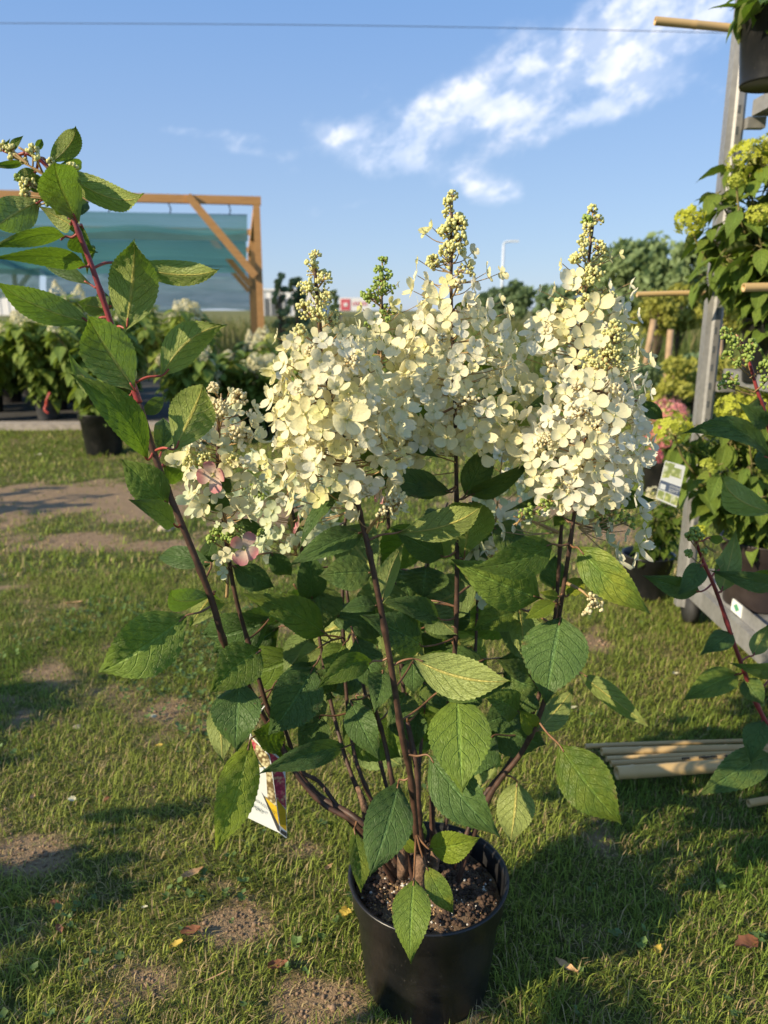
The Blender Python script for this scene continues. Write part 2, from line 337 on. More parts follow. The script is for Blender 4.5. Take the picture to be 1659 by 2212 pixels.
# ------------------------------------------------------------------ grass blades
m, t = mat('grass_blade')
gc = t.n('ShaderNodeAttribute', attribute_name='col').outputs['Color']
finish(m, t, gc, .6, trans=.32, tcol=t.mix(.35, gc, (.30, .38, .05)), spec=.3); M_GRASS = m
def grass(name, n, x0, x1, y0, y1, h0, h1, wd, seed, keep=None, tone=None, litter=False, lean=.9, ypow=1.0, **kw):
    r = np.random.RandomState(seed)
    x = r.uniform(x0, x1, n); y = y0 + (y1 - y0) * r.uniform(0, 1, n) ** ypow
    x = np.where(r.uniform(0, 1, n) < .5, x, x * np.clip(y / y1 + .25, 0, 1))
    b = bare_of(x, y); k = (r.uniform(0, 1, n) < np.clip(1.7 * b - .25, 0, 1)) if litter else (r.uniform(0, 1, n) < np.clip(1.12 - 1.1 * b, .09, 1))
    if keep is not None: k &= keep(x, y)
    x, y, b = x[k], y[k], b[k]; n = len(x)
    patch = fbm(x, y, 1.3, 31); patch2 = fbm(x, y, 7, 41)
    h = (h0 + (h1 - h0) * r.uniform(0, 1, n) ** 1.6) * (.6 + .8 * patch2) * np.clip(1.15 - .6 * b, .4, 1.2)
    an = r.uniform(0, 2 * np.pi, n) * .9 + 6 * fbm(x, y, 5, 51) ; dx, dy = np.cos(an), np.sin(an)
    ln = lean * r.uniform(.15, 1.25, n) * h; wv = wd * r.uniform(.6, 1.4, n)
    z = height_of(x, y) - .002
    # the foot, a knee and the tip of each blade
    zt = h * r.uniform(.35, 1, n)
    px_, py_ = -dy * wv, dx * wv
    V = np.empty((n, 5, 3), np.float32)
    V[:, 0] = np.stack([x - px_, y - py_, z], 1); V[:, 1] = np.stack([x + px_, y + py_, z], 1)
    mx, my, mz = x + dx * ln * .38, y + dy * ln * .38, z + zt * .72
    V[:, 2] = np.stack([mx + px_ * .8, my + py_ * .8, mz], 1); V[:, 3] = np.stack([mx - px_ * .8, my - py_ * .8, mz], 1)
    V[:, 4] = np.stack([x + dx * ln, y + dy * ln, z + zt * (1 - .25 * np.clip(ln / h - .5, 0, 1))], 1)
    me = bpy.data.meshes.new(name)
    o5 = np.arange(n) * 5
    loops = np.stack([o5, o5 + 1, o5 + 2, o5 + 3, o5 + 3, o5 + 2, o5 + 4], 1).ravel()
    starts = np.stack([np.arange(n) * 7, np.arange(n) * 7 + 4], 1).ravel(); tot = np.tile([4, 3], n)
    me.vertices.add(n * 5); me.vertices.foreach_set('co', V.ravel()); me.loops.add(n * 7); me.loops.foreach_set('vertex_index', loops.astype(np.int32))
    me.polygons.add(2 * n); me.polygons.foreach_set('loop_start', starts.astype(np.int32)); me.polygons.foreach_set('loop_total', tot.astype(np.int32))
    me.update(); me.validate()
    lush = np.clip(.5 + 1.6 * (patch - .5) + .5 * (patch2 - .5) - .35 * b, 0, 1)[:, None]; q = r.uniform(0, 1, (n, 1))
    A, B, D = np.array([[.135, .225, .028]]), np.array([[.32, .360, .062]]), np.array([[.44, .34, .165]])
    if tone is not None: A, B, D = (np.array([v]) for v in tone)
    cc = B * (1 - lush) + A * lush; cc = cc * (.65 + .7 * q)
    dry = (r.uniform(0, 1, n) < (2 if litter else np.clip(.17 + .5 * b + .55 * (.5 - patch2) + .3 * (.5 - patch), .05, .85)))[:, None]
    cc = np.where(dry, D * (.5 + .8 * q), cc)
    col = np.concatenate([np.repeat(cc, 5, 0), np.ones((n * 5, 1))], 1).astype(np.float32)
    ca = me.color_attributes.new('col', 'FLOAT_COLOR', 'POINT'); ca.data.foreach_set('color', col.ravel())
    me.materials.append(M_GRASS); me.shade_smooth()
    return link(name, me, kind='stuff', **kw)
nopot = lambda x, y: np.hypot(x - .075, y - 1.045) > .108
grass('lawn_grass', 330000, -1.5, 1.9, .35, 3.1, .009, .038, .00095, 1, nopot, label='short lawn grass mixed with dry straw around the plant pot', category='grass', ypow=1.15)
grass('dry_straw', 60000, -1.3, 1.6, .4, 3.6, .008, .03, .0009, 21, nopot, litter=True, lean=2.2, label='dry straw bits lying over the bare earth patches', category='straw')
grass('lawn_grass', 150000, -4.6, 3.6, 3.0, 8.6, .012, .05, .0028, 2, lambda x, y: ~((y > 7.05) & (x < .2)), label='short lawn grass between the path and the plant bed', category='grass', ypow=1.0)
grass('meadow_grass', 52000, -14, 16, 11.5, 40, .25, .95, .012, 3, None, ((.10, .13, .035), (.20, .19, .065), (.30, .24, .12)), lean=.5, ypow=.8,
      label='tall dry meadow grass in the field beyond the nursery', category='grass')
grass('meadow_grass', 15000, .6, 7, 8.8, 15, .3, 1.0, .008, 4, None, ((.09, .15, .03), (.17, .20, .05), (.28, .23, .10)), lean=.5,
      label='tall green grass and weeds behind the right hand flowers', category='grass')

def crumbs():
    b = MB(); r = random.Random(3); q = np.random.RandomState(3); y = .7 + 3.2 * q.uniform(0, 1, 40000) ** 1.5; x = (q.uniform(0, 1, 40000) - .5) * 1.9 * (y * .55 + .4)
    k = (q.uniform(0, 1, 40000) < 1.3 * bare_of(x, y) - .35) & (np.hypot(x - .075, y - 1.045) > .12); x, y = x[k][:3200], y[k][:3200]; z = height_of(x, y)
    for i in range(len(x)):
        s = r.uniform(.0012, .0042) * (1.8 if r.random() < .06 else 1); b.ball((x[i], y[i], z[i] + s * .3), s, 0, r.uniform(.5, .9))
    b.build('soil_crumbs', [simple('soil_crumb', (.27, .18, .11), .95, .45, 14, 300, .5, .002)], kind='stuff', label='small crumbs of earth on the bare patches of the lawn', category='soil crumbs')
crumbs()

# broad-leaved weeds in the lawn
def weeds():
    b = MB(); r = random.Random(4)
    for i in range(1900):
        y = .75 + 3.6 * r.random() ** 1.4; x = (r.random() - .5) * 1.9 * (y * .55 + .35)
        if i > 500: y = 1.2 + 1.6 * r.random(); x = -.25 - 1.0 * r.random()
        if math.hypot(x - .075, y - 1.045) < .16: continue
        if mnoise.noise((x * 2.4, y * 2.4, 7)) < (-.05 if i < 500 else .08): continue
        z = .004
        for k in range(r.randint(3, 6)):
            a = r.uniform(0, 6.28); L = r.uniform(.006, .017); wd = L * r.uniform(.3, .5); d = Vector((math.cos(a), math.sin(a), r.uniform(.2, .8))).normalized(); s = d.cross(Vector((0, 0, 1))).normalized()
            p = Vector((x, y, z + r.uniform(.012, .03)))
            b.add([p, p + d * L * .5 + s * wd, p + d * L, p + d * L * .5 - s * wd, p + d * L * .52 - Vector((0, 0, .002))], [(0, 1, 4), (1, 2, 4), (2, 3, 4), (3, 0, 4)])
    m = simple('weed_leaf', (.12, .19, .045), .5, .4, 9, trans=.25, tcol=(.15, .28, .04))
    b.build('clover_and_weeds', [m], kind='stuff', label='small broad weed leaves scattered low in the lawn', category='weeds')
weeds()

# bed edge: pale concrete strip, dark ground cloth with the pots on it
M_CONC = simple('concrete', (.36, .31, .26), .85, .25, 18, 120, .4, .004)
M_CLOTH = simple('ground_cloth', (.045, .043, .042), .9, .3, 6)
m = MB(); m.box((-9, 7.12, -.05), (-.2, 7.32, .06)); m.build('concrete_kerb', [M_CONC], smooth=False, kind='structure', label='pale concrete kerb in front of the plant bed', category='kerb')
m = MB(); m.add([(-9, 7.32, .03), (.1, 7.32, .03), (.1, 12.2, .03), (-9, 12.2, .03)], [(0, 1, 2, 3)]); m.build('planting_bed', [M_CLOTH], kind='structure')

# ------------------------------------------------------------------ far field: trees, halls, lamp, wire
def leafcloud(b, centre, rad, n, size, r, mi=0, flat=1.0):
    for i in range(n):
        d = Vector((r.gauss(0, 1), r.gauss(0, 1), r.gauss(0, 1))).normalized() * (r.random() ** .45)
        p = Vector(centre) + Vector((d.x * rad[0], d.y * rad[1], d.z * rad[2]))
        a = Vector((r.gauss(0, 1), r.gauss(0, 1), r.gauss(0, .7))).normalized(); c = a.orthogonal().normalized(); s = size * r.uniform(.6, 1.3)
        e = a.cross(c)
        b.add([p - c * s, p + e * s * .5, p + c * s, p - e * s * .5 + a * s * .2], [(0, 1, 2), (0, 2, 3)], mi=mi)
def foliage_mat(name, col, tr=.25):
    m, t = mat(name); co = t.n('ShaderNodeTexCoord').outputs['Object']
    k = t.m('ADD', t.m('MULTIPLY', t.noise(co, 7, 4), .8), t.m('MULTIPLY', t.n('ShaderNodeObjectInfo').outputs['Random'], .3), clamp=True)
    c = t.mix(k, tuple(x * .62 for x in col), tuple(x * 1.5 for x in col))
    return finish(m, t, c, .6, trans=tr, tcol=t.mix(.3, c, (.3, .4, .05)), spec=.3)
M_TREE = foliage_mat('tree_leaves', (.18, .245, .10)); M_TREEY = foliage_mat('sapling_leaves', (.28, .28, .05), .3)
M_CONI = foliage_mat('conifer_needles', (.17, .245, .12))
M_TREED = foliage_mat('hedge_leaves', (.13, .19, .09)); M_BARK = simple('tree_bark', (.12, .085, .06), .9, .3, 20)
def tree(name, label, x, y, h, w, trunk_h, seed, fm, cat='tree', group=None, n=26, per=70, leaf=.16, tall=.75):
    r = random.Random(seed); root = empty(name, (x, y, 0))
    tag(root, label, cat, group)
    tb = MB(); tip = Vector((r.uniform(-.1, .1) * w, 0, h * .8)); tr = max(.03, h * .022)
    tb.tube(spline([(0, 0, -.05), (r.uniform(-.05, .05) * w, 0, trunk_h), tip]), [tr * (1 - .8 * i / 12) for i in range(13)], 7)
    cb = MB()
    for i in range(n):
        z = trunk_h + (h - trunk_h) * r.random() ** tall; f = math.sin(math.pi * min(1, .12 + .88 * (z - trunk_h) / max(.1, h - trunk_h) * .9)) ** .6
        a = r.uniform(0, 6.28); rr = w * .5 * f * r.random() ** .5; c = Vector((rr * math.cos(a), rr * math.sin(a), z))
        s = w * r.uniform(.12, .22); leafcloud(cb, c, (s, s, s * .75), per, leaf, r)
        if i % 2 == 0: tb.tube([(tip * (.3 + .5 * r.random())), c], [tr * .35, tr * .1], 5)
    for mb, nm, mm in ((tb, 'trunk', M_BARK), (cb, 'crown', fm)):
        o = bpy.data.objects.new(nm, mb.me(nm, [mm], nm == 'trunk')); C.objects.link(o); o.parent = root
    return root
for i, (px, pt, y, wpx, lab) in enumerate(((1400, 520, 36, 190, 'broad green tree rising highest behind the bamboo cane and post'), (1320, 560, 38, 120, 'rounded green tree left of the tallest tree beyond the field'),
                                    (1490, 540, 34, 130, 'green tree partly behind the galvanised rack post'), (1590, 575, 40, 160, 'dark green tree behind the rack foliage at right'))):
    p = P(px, pt, y); tree('broadleaf_tree', lab, p.x, y, p.z, wpx * y / FPX, .5, 50 + i, M_TREE, leaf=.20, group='trees beyond the field', n=34, per=80)
for i, (px, pt, y, wpx, lab) in enumerate(((1115, 618, 60, 90, 'low dark bush at the far field edge, right of the street lamp'), (1060, 628, 62, 70, 'low dark bush at the far field edge, left of the street lamp'),
                                    (1190, 628, 58, 90, 'low dark bush at the far field edge beside the right flower panicle'), (1250, 610, 55, 90, 'taller dark bush at the far field edge behind the right flower panicle'))):
    p = P(px, pt, y); tree('field_bush', lab, p.x, y, p.z, wpx * y / FPX, .2, 70 + i, M_TREED, 'bush', leaf=.3, group='bushes along the far field edge', n=20, per=60)
for i, (px, pt, y, wpx, h0, lab) in enumerate(((604, 588, 13, 36, .2, 'slim dark upright conifer nearest the wooden post'), (640, 600, 13.5, 46, .2, 'feathery upright conifer right of the slim dark one'), (722, 628, 30, 16, .3, 'narrow dark conifer beside the red and white billboard'))):
    p = P(px, pt, y); tree('upright_conifer', lab, p.x, y, p.z, wpx * y / FPX, h0, 90 + i, M_CONI, 'conifer', leaf=.035 if i < 2 else .10, group='upright conifers in the field', n=46, per=60, tall=.9)

M_WHITE = simple('white_cladding', (.72, .71, .70), .6, .05, 3); M_REDP = simple('red_panel', (.55, .10, .12), .5, .1, 3); M_GREYD = simple('dark_roof', (.10, .11, .12), .7, .2, 2)
def hall(label, x0, x1, y, h, ribs=10):
    root = empty('warehouse', ((x0 + x1) / 2, y, 0)); tag(root, label, 'warehouse')
    b = MB(); b.box((x0, y, 0), (x1, y + 25, h)); b.build('wall', [M_WHITE], root, False)
    b = MB(); b.box((x0 - .3, y - .3, h), (x1 + .3, y + 25.3, h + .35)); b.build('roof', [M_WHITE], root, False)
    b = MB()
    for i in range(ribs): xx = x0 + (x1 - x0) * (i + .5) / ribs; b.box((xx - .08, y - .12, .02), (xx + .08, y - .002, h - .02))
    b.build('wall_rib', [M_WHITE], root, False)
    b = MB(); b.box((x0 + 2, y - .1, .02), (x0 + 6, y - .01, min(3.4, h * .7))); b.build('gate', [M_GREYD], root, False)
pa, pb = P(548, 628, 150), P(690, 628, 150); hall('long low white warehouse behind the wooden post and conifers', pa.x, pb.x, 150, pa.z)
pa, pb = P(-120, 632, 170), P(60, 632, 170); hall('low pale warehouse on the horizon at the far left edge', pa.x, pb.x, 170, pa.z)
# red and white billboard
pa, pb = P(732, 643, 70), P(800, 672, 70); root = empty('billboard', ((pa.x + pb.x) / 2, 70, 0)); tag(root, 'white billboard with a red square panel and red lettering', 'billboard')
b = MB(); b.box((pa.x, 70, pb.z), (pb.x, 70.15, pa.z)); b.build('board', [M_WHITE], root, False)
wd = pb.x - pa.x; hh = pa.z - pb.z
b = MB(); b.box((pa.x + wd * .06, 69.96, pb.z + hh * .06), (pa.x + wd * .36, 69.998, pa.z - hh * .1)); b.build('red_panel', [M_REDP], root, False)
b = MB()
for i in range(7): xx = pa.x + wd * (.44 + .07 * i); b.box((xx, 69.97, pb.z + hh * .42), (xx + wd * .03, 69.998, pb.z + hh * (.66 + .05 * (i % 2))))
b.build('lettering', [M_REDP], root, False, kind='stuff'); b = MB(); b.box((pa.x + wd * .15, 69.93, pb.z + hh * .35), (pa.x + wd * .27, 69.958, pb.z + hh * .62)); b.build('emblem', [M_WHITE], root, False)
b = MB(); b.box((pa.x + .1, 70.02, -.1), (pa.x + .25, 70.12, pb.z)); b.build('leg', [M_GREYD], root, False); b = MB(); b.box((pb.x - .25, 70.02, -.1), (pb.x - .1, 70.12, pb.z)); b.build('leg', [M_GREYD], root, False)
# street lamp
M_LAMP = simple('lamp_paint', (.62, .66, .70), .5, .08, 2)
pt = P(1088, 528, 62); root = empty('street_lamp', (pt.x, 62, 0)); tag(root, 'tall pale street lamp standing alone beyond the field', 'street lamp')
b = MB(); b.tube([(pt.x, 62, 0), (pt.x, 62, pt.z)], [.13, .09], 10); b.build('pole', [M_LAMP], root)
pe = P(1108, 521, 62); b = MB(); b.tube(spline([(pt.x, 62, pt.z), (pt.x + .12, 62, pt.z + .16), (pe.x - .2, 62, pe.z)]), .07, 8); b.build('arm', [M_LAMP], root)
b = MB(); b.box((pe.x - .22, 61.88, pe.z - .07), (pe.x + .45, 62.12, pe.z + .06)); b.build('lamp_head', [M_LAMP], root, False)
# wire over the yard
M_WIRE = simple('wire', (.06, .07, .08), .5, .1, 2)
b = MB(); pts = []
for i in range(-6, 31):
    q = i / 24; pts.append(P(-20 + 1700 * q, 50 + 24 * q - 6 * math.sin(math.pi * min(max(q, 0), 1)), 22))
b.tube(pts, .0085, 5); b.build('overhead_wire', [M_WIRE], label='thin dark wire crossing the sky near the top', category='wire')

# ------------------------------------------------------------------ timber shade shelter with green nets
m, t = mat('timber'); co = t.n('ShaderNodeTexCoord').outputs['Object']
g1 = t.noise(t.n('ShaderNodeMapping', {'Vector': co, 'Scale': (3, 25, 25)}).outputs[0], 1.6, 4)
M_TIMBER = finish(m, t, t.mix(g1, (.36, .165, .05), (.60, .33, .115)), .65, g1, .2, .003)
m, t = mat('shade_net'); co = t.n('ShaderNodeTexCoord').outputs['Object']
sp = t.n('ShaderNodeSeparateXYZ', {0: co})
st = t.m('ADD', t.m('MULTIPLY', t.m('SINE', t.m('MULTIPLY', sp.outputs[0], 190.0)), .03), t.m('MULTIPLY', t.noise(t.n('ShaderNodeMapping', {'Vector': co, 'Scale': (.5, 6, 6)}).outputs[0], 1.5, 3), .34))
cn = t.mix(t.noise(co, .8, 3), (.105, .235, .235), (.155, .310, .310))
M_NET = finish(m, t, cn, .7, trans=.4, tcol=(.12, .36, .35), alpha=t.m('ADD', st, .60, clamp=True), spec=.2)
M_HEM = simple('net_hem', (.30, .50, .48), .7, .1, 5, trans=.4, tcol=(.4, .6, .58)); M_NETD = simple('net_gather', (.03, .09, .09), .8, .2, 5)
TH = R(10.2); base = P(553, 425, 10.6)
root = empty('shade_shelter', (base.x, base.y, 0)); root.rotation_euler = (0, 0, TH); tag(root, 'timber frame shelter hung with sagging green shade netting', 'shelter')
H = base.z
def sh(mb, name, mats, smooth=False, **kw):
    o = bpy.data.objects.new(name, mb.me(name, mats, smooth)); C.objects.link(o); o.parent = root; tag(o, **kw); return o
for (lx, ly) in ((0, 0), (0, 4.2), (0, 8.4), (-5.2, 0), (-5.2, 4.2), (-5.2, 8.4)):
    b = MB(); b.box((lx - .043, ly - .043, -.1), (lx + .043, ly + .043, H - .101)); sh(b, 'post', [M_TIMBER])
for ly in (0, 4.2, 8.4):
    b = MB(); b.box((-7.0, ly - .045, H - .1), (.06, ly + .045, H)); sh(b, 'beam', [M_TIMBER])
    for s in ((-.05, -.85), (-5.15, -4.35)):
        b = MB(); b.bar((s[0], ly - .075, H - .98), (s[1], ly - .075, H - .02), .06, .095); sh(b, 'brace', [M_TIMBER])
for lx in (.0, -5.2):
    b = MB(); b.box((lx - .04, .05, H - .19), (lx + .04, 8.35, H - .102)); sh(b, 'side_rail', [M_TIMBER])
def net(f, nu, nv, name='shade_net'):
    v = [f(i / nu, j / nv) for j in range(nv + 1) for i in range(nu + 1)]
    q = [(j * (nu + 1) + i, j * (nu + 1) + i + 1, (j + 1) * (nu + 1) + i + 1, (j + 1) * (nu + 1) + i) for j in range(nv) for i in range(nu)]
    b = MB(); b.add(v, q); sh(b, name, [M_NET], True)
for k in range(4):
    def f(u, v, k=k):
        x = -.12 - 6.7 * u; sag = ((.12, .34, .38, .43)[k] + .10 * u) * 4 * v * (1 - v) + .05 * math.sin(u * 19 + k) * v
        return (x, .12 + (k + v) * 2.06 + .05 * math.sin(u * 7), H - .20 - sag)
    net(f, 40, 14)
net(lambda u, v: (-.02 - 4.6 * u + .1 * v, 8.5 + .12 * math.sin(u * 8 + v * 2) + .10 * math.sin(v * 9), (H - .50) - (H - .50 - 1.06 - .05 * u) * v + .05 * math.sin(u * 9) * v), 30, 14)
net(lambda u, v: (-4.0 - 3.4 * u, 5.5 + 1.2 * u + .1 * math.sin(v * 5), (H - .35) - (.62 + .25 * math.sin(u * 2.2 + .6)) * v), 24, 8)
for k, (hm, hz) in enumerate((('net_hem', .0), ('net_hem', .04))):
    b = MB(); V = []
    for i in range(31):
        u = i / 30; yy = (2.18, 6.30)[k]; V += [(-.1 - 6.7 * u, yy + .03 * math.sin(u * 9), H - .21 - hz), (-.1 - 6.7 * u, yy - .03, H - .21 - hz - (.16, .30)[k])]
    b.add(V, [(2 * i, 2 * i + 1, 2 * i + 3, 2 * i + 2) for i in range(30)]); sh(b, hm, [(M_HEM, M_NETD)[k]], True)
b = MB()
for i in range(9):
    x = -.35 - .75 * i; b.tube([(x, .02, H - .1), (x + .02, .10, H - .16), (x, .13, H - .21)], .008, 5)
sh(b, 'net_tie', [M_WIRE], True)

# ------------------------------------------------------------------ pots and small potted plants
m, t = mat('black_pot_plastic'); co = t.n('ShaderNodeTexCoord').outputs['Object']
k1, k2, k3 = t.noise(co, 9, 5, .65), t.noise(co, 210, 2), t.noise(t.n('ShaderNodeMapping', {'Vector': co, 'Scale': (40, 40, 300)}).outputs[0], 1, 3)
dust = t.m('ADD', t.m('MULTIPLY', t.mr(k1, .42, .75), .55), t.m('ADD', t.m('MULTIPLY', t.mr(k2, .69, .74), .9), t.m('MULTIPLY', t.mr(k3, .64, .72), .35)), clamp=True)
M_POT = finish(m, t, t.mix(t.m('MULTIPLY', dust, .5), (.012, .0125, .0145), (.10, .088, .076)), t.mr(dust, 0, 1, .34, .75), k3, .10, .001, spec=.45)
M_POTG = simple('grey_pot_plastic', (.055, .056, .058), .5, .3, 14)
M_POTB = simple('brown_pot_plastic', (.040, .030, .028), .5, .35, 14)
m, t = mat('potting_soil'); co = t.n('ShaderNodeTexCoord').outputs['Object']
k1, k2 = t.noise(co, 60, 4, .7), t.noise(co, 230, 3, .7)
M_SOIL = finish(m, t, t.mix(t.mr(k2, .6, .72), t.mix(k1, (.07, .046, .03), (.27, .18, .11)), (.46, .38, .27)), .95, k2, .9, .006)
def pot_profile(r, h, lip=.012, wall=.004, taper=.78):
    rb = r * taper
    return [(.0, .004), (rb * .93, .004), (rb * .985, .0), (rb, .006), (r - .008 - (r - rb) * .16, h - .045), (r - .006, h - .042), (r - .003, h - .006), (r, h - .002), (r + .001, h + .002),
            (r - .003, h + .003), (r - wall - .004, h - .002), (r - wall - .006, h - .04), (r - wall - .014, h - .06)]
def pot_mesh(r, h, n=36, taper=.78, mat_=None):
    b = MB(); b.lathe(pot_profile(r, h, taper=taper), n=n); b.disc((0, 0, h - .04), r - .009, n, 1); return b.me('pot', [mat_ or M_POT, M_SOIL])

def blade(b, p, d, L, W, up, r, mi=0, droop=.25):
    """a small bent leaf of 8 triangles-odd: two rows either side of a midrib"""
    s = d.cross(up).normalized(); n = s.cross(d).normalized(); rows = []
    prof = ((0, .0), (.22, .36), (.48, .5), (.75, .33), (1, 0.0))
    V = []; UV = []
    for v, w_ in prof:
        c = p + d * (L * v) - n * (L * droop * v * v)
        V += [c - s * W * w_ + n * W * .16 * (w_ > 0), c, c + s * W * w_ + n * W * .16 * (w_ > 0)]; UV += [(.5 - w_, v), (.5, v), (.5 + w_, v)]
    F = []
    for i in range(4):
        a = i * 3
        for k in (0, 1): F.append((a + k, a + k + 1, a + k + 4, a + k + 3))
    b.add(V, F, UV, mi)
def tiny_florets(b, c, rad, n, size, r, mi=0, cone=False):
    for i in range(n):
        if cone:
            t = r.random() ** .8; rr = rad[0] * (1 - t) ** .8 * (.75 + .25 * r.random()); a = r.uniform(0, 6.28)
            nrm = Vector((math.cos(a), math.sin(a), .35)); p = Vector(c) + Vector((rr * math.cos(a), rr * math.sin(a), rad[2] * (t - .3)))
        else:
            nrm = Vector((r.gauss(0, 1), r.gauss(0, 1), r.gauss(.25, .8))).normalized(); q = r.uniform(.82, 1); p = Vector(c) + Vector((nrm.x * rad[0] * q, nrm.y * rad[1] * q, nrm.z * rad[2] * q))
        nrm = (nrm + Vector((r.gauss(0, .3), r.gauss(0, .3), r.gauss(0, .3)))).normalized(); a = nrm.orthogonal().normalized(); e = nrm.cross(a); s = size * r.uniform(.7, 1.25)
        an = r.uniform(0, 1.5)
        for k in range(4):
            d1 = a * math.cos(an + k * 1.571) + e * math.sin(an + k * 1.571); d2 = nrm.cross(d1)
            b.add([p, p + d1 * s * .6 - d2 * s * .42 + nrm * s * .12, p + d1 * s + nrm * s * .2 * r.random(), p + d1 * s * .6 + d2 * s * .42 + nrm * s * .12], [(0, 1, 2, 3)], [(.5, .1), (.1, .6), (.5, 1), (.9, .6)], mi)
M_FLY = petal_material('lime_floret', (.56, .58, .05), (.50, .56, .10)); M_FLW = petal_material('distant_white_floret', (.74, .69, .40), (.78, .73, .52)); M_FLP = petal_material('rose_floret', (.82, .22, .26), (.84, .42, .36)); M_FLG = petal_material('dull_lime_floret', (.48, .50, .14), (.58, .58, .26))

# far bed: plants with pot, stem, foliage, panicle; a few shapes, many copies
def bush_set(seed, fm, h, w, pots, npan, fl, cone, pr):
    r = random.Random(seed); S = MB(); F = MB(); tips = []
    for i in range(17):
        a = r.uniform(0, 6.28); q = w * .5 * r.uniform(.15, 1); top = Vector((q * math.cos(a), q * math.sin(a), h * r.uniform(.75, 1))); st = Vector((r.uniform(-.04, .04), r.uniform(-.04, .04), pots - .06))
        mid = st.lerp(top, .55) + Vector((0, 0, .05)); pts = spline([st, mid, top], 4); S.tube(pts, [.006, .006, .006, .006, .005, .005, .004, .004, .004], 5); tips.append(top)
        for p in pts[1:]:
            for k in range(6):
                an = r.uniform(0, 6.28); d = Vector((math.cos(an), math.sin(an), r.uniform(-1.2, .15))).normalized(); L = r.uniform(.10, .17)
                blade(F, p + d * .03 + Vector((0, 0, r.uniform(-.05, .05))), d, L, L * .58, Vector((0, 0, 1)), r, droop=r.uniform(.1, .5))
    PM = []
    for k in range(2):
        b = MB(); tiny_florets(b, (0, 0, 0), pr, 95, .016, r, cone=cone); PM.append(b.me('panicle', [fl], False))
    return dict(stem=S.me('stem', [M_STEM]), foliage=F.me('foliage', [fm]), tips=tips, pan=PM, npan=npan)
def plant(name, label, cat, group, x, y, z, rz, sc, kit, potme, seed, npan=None, hs=1.0):
    r = random.Random(seed); root = bpy.data.objects.new(name, None); C.objects.link(root); root.location = (x, y, z); root.rotation_euler = (0, 0, rz); root.empty_display_size = .05; tag(root, label, cat, group)
    def sub(n, me, s=1.0, loc=(0, 0, 0), rot=(0, 0, 0), **kw):
        o = bpy.data.objects.new(n, me); C.objects.link(o); o.parent = root; o.location = loc; o.rotation_euler = rot; o.scale = (s, s, s) if not hasattr(s, '__len__') else s; tag(o, **kw); return o
    sub('pot', potme); sub('stem', kit['stem'], (sc, sc, hs)); sub('foliage', kit['foliage'], (sc, sc, hs), kind='stuff')
    tips = list(kit['tips']); r.shuffle(tips)
    for tp in tips[:npan if npan is not None else kit['npan']]:
        sub('panicle', r.choice(kit['pan']), r.uniform(.75, 1.15), (tp.x * sc, tp.y * sc, tp.z * hs + .03), (r.uniform(-.25, .25), r.uniform(-.25, .25), r.uniform(0, 6)))
    return root
POT_S, POT_SG, POT_L = pot_mesh(.13, .24), pot_mesh(.13, .24, mat_=M_POTG), pot_mesh(.175, .31)
K1 = bush_set(1, M_LEAFN, 1.08, .78, .24, 9, M_FLW, True, (.09, .09, .15)); K2 = bush_set(2, M_LEAFN, 1.0, .78, .24, 7, M_FLW, False, (.07, .07, .085))
K3 = bush_set(3, M_LEAFN, 1.0, .8, .24, 10, M_FLG, False, (.065, .065, .10)); K4 = bush_set(7, M_LEAFN, 1.05, .8, .24, 8, M_FLW, False, (.06, .06, .08)); K5 = bush_set(5, M_LEAFY, .95, .7, .24, 0, M_FLG, True, (.05, .05, .1))
front = [(-3.95, K5, POT_S, 'bushy light green potted shrub at the left end of the bed'), (-3.35, K2, POT_SG, 'light green potted hydrangea in a grey pot behind the kerb'), (-2.80, K1, POT_SG, 'white flowered potted hydrangea behind the kerb, left of the large pot'),
         (-1.95, K4, POT_S, 'dark leaved potted hydrangea behind and right of the large pot'), (-1.35, K1, POT_S, 'white flowered potted hydrangea at the bed front left of the post foot'), (-.80, K3, POT_S, 'creamy flowered potted hydrangea at the bed front below the post'), (-.25, K3, POT_S, 'lime flowered potted hydrangea at the right end of the bed')]
for i, (x, k, pm, lab) in enumerate(front): plant('potted_shrub', lab, 'potted plant', 'potted hydrangeas in the left bed', x, 7.58 + .1 * (i % 2), .032, i * 1.7, 1.12, k, pm, 20 + i, hs=(1.08, 1.0, 1.1, 1.0, .72, .74, .70)[i])
r_ = random.Random(9); n_ = 0
ORD = ('first', 'second', 'third', 'fourth', 'fifth', 'sixth', 'seventh', 'eighth', 'ninth', 'tenth')
for row, y in enumerate((8.35, 9.1, 10.0)):
    c_ = 0
    for i in range(7 + row // 2):
        x = -5.0 - .5 * row + i * .74 + (row % 2) * .3
        if x > -2.55 - .35 * row: continue
        k = r_.choice((K1, K2, K4, K3, K5, K4)); plant('potted_shrub', 'green potted hydrangea with pale panicles, %s from the left in the %s bed row' % (ORD[c_], ('second', 'third', 'rearmost')[row]), 'potted plant', 'potted hydrangeas in the rear bed rows', x + r_.uniform(-.08, .08), y + r_.uniform(-.1, .1), .032, r_.uniform(0, 6), r_.uniform(.95, 1.15), k, POT_S, 60 + n_, hs=r_.uniform(.85, 1.06)); n_ += 1; c_ += 1
big = plant('potted_shrub', 'green potted hydrangea in a large black pot standing on the grass', 'potted plant', 'potted hydrangeas in the left bed', -2.2, 5.98, 0, .6, .95, bush_set(12, M_LEAFN, 1.02, .75, .30, 3, M_FLW, True, (.06, .06, .12)), POT_L, 5)
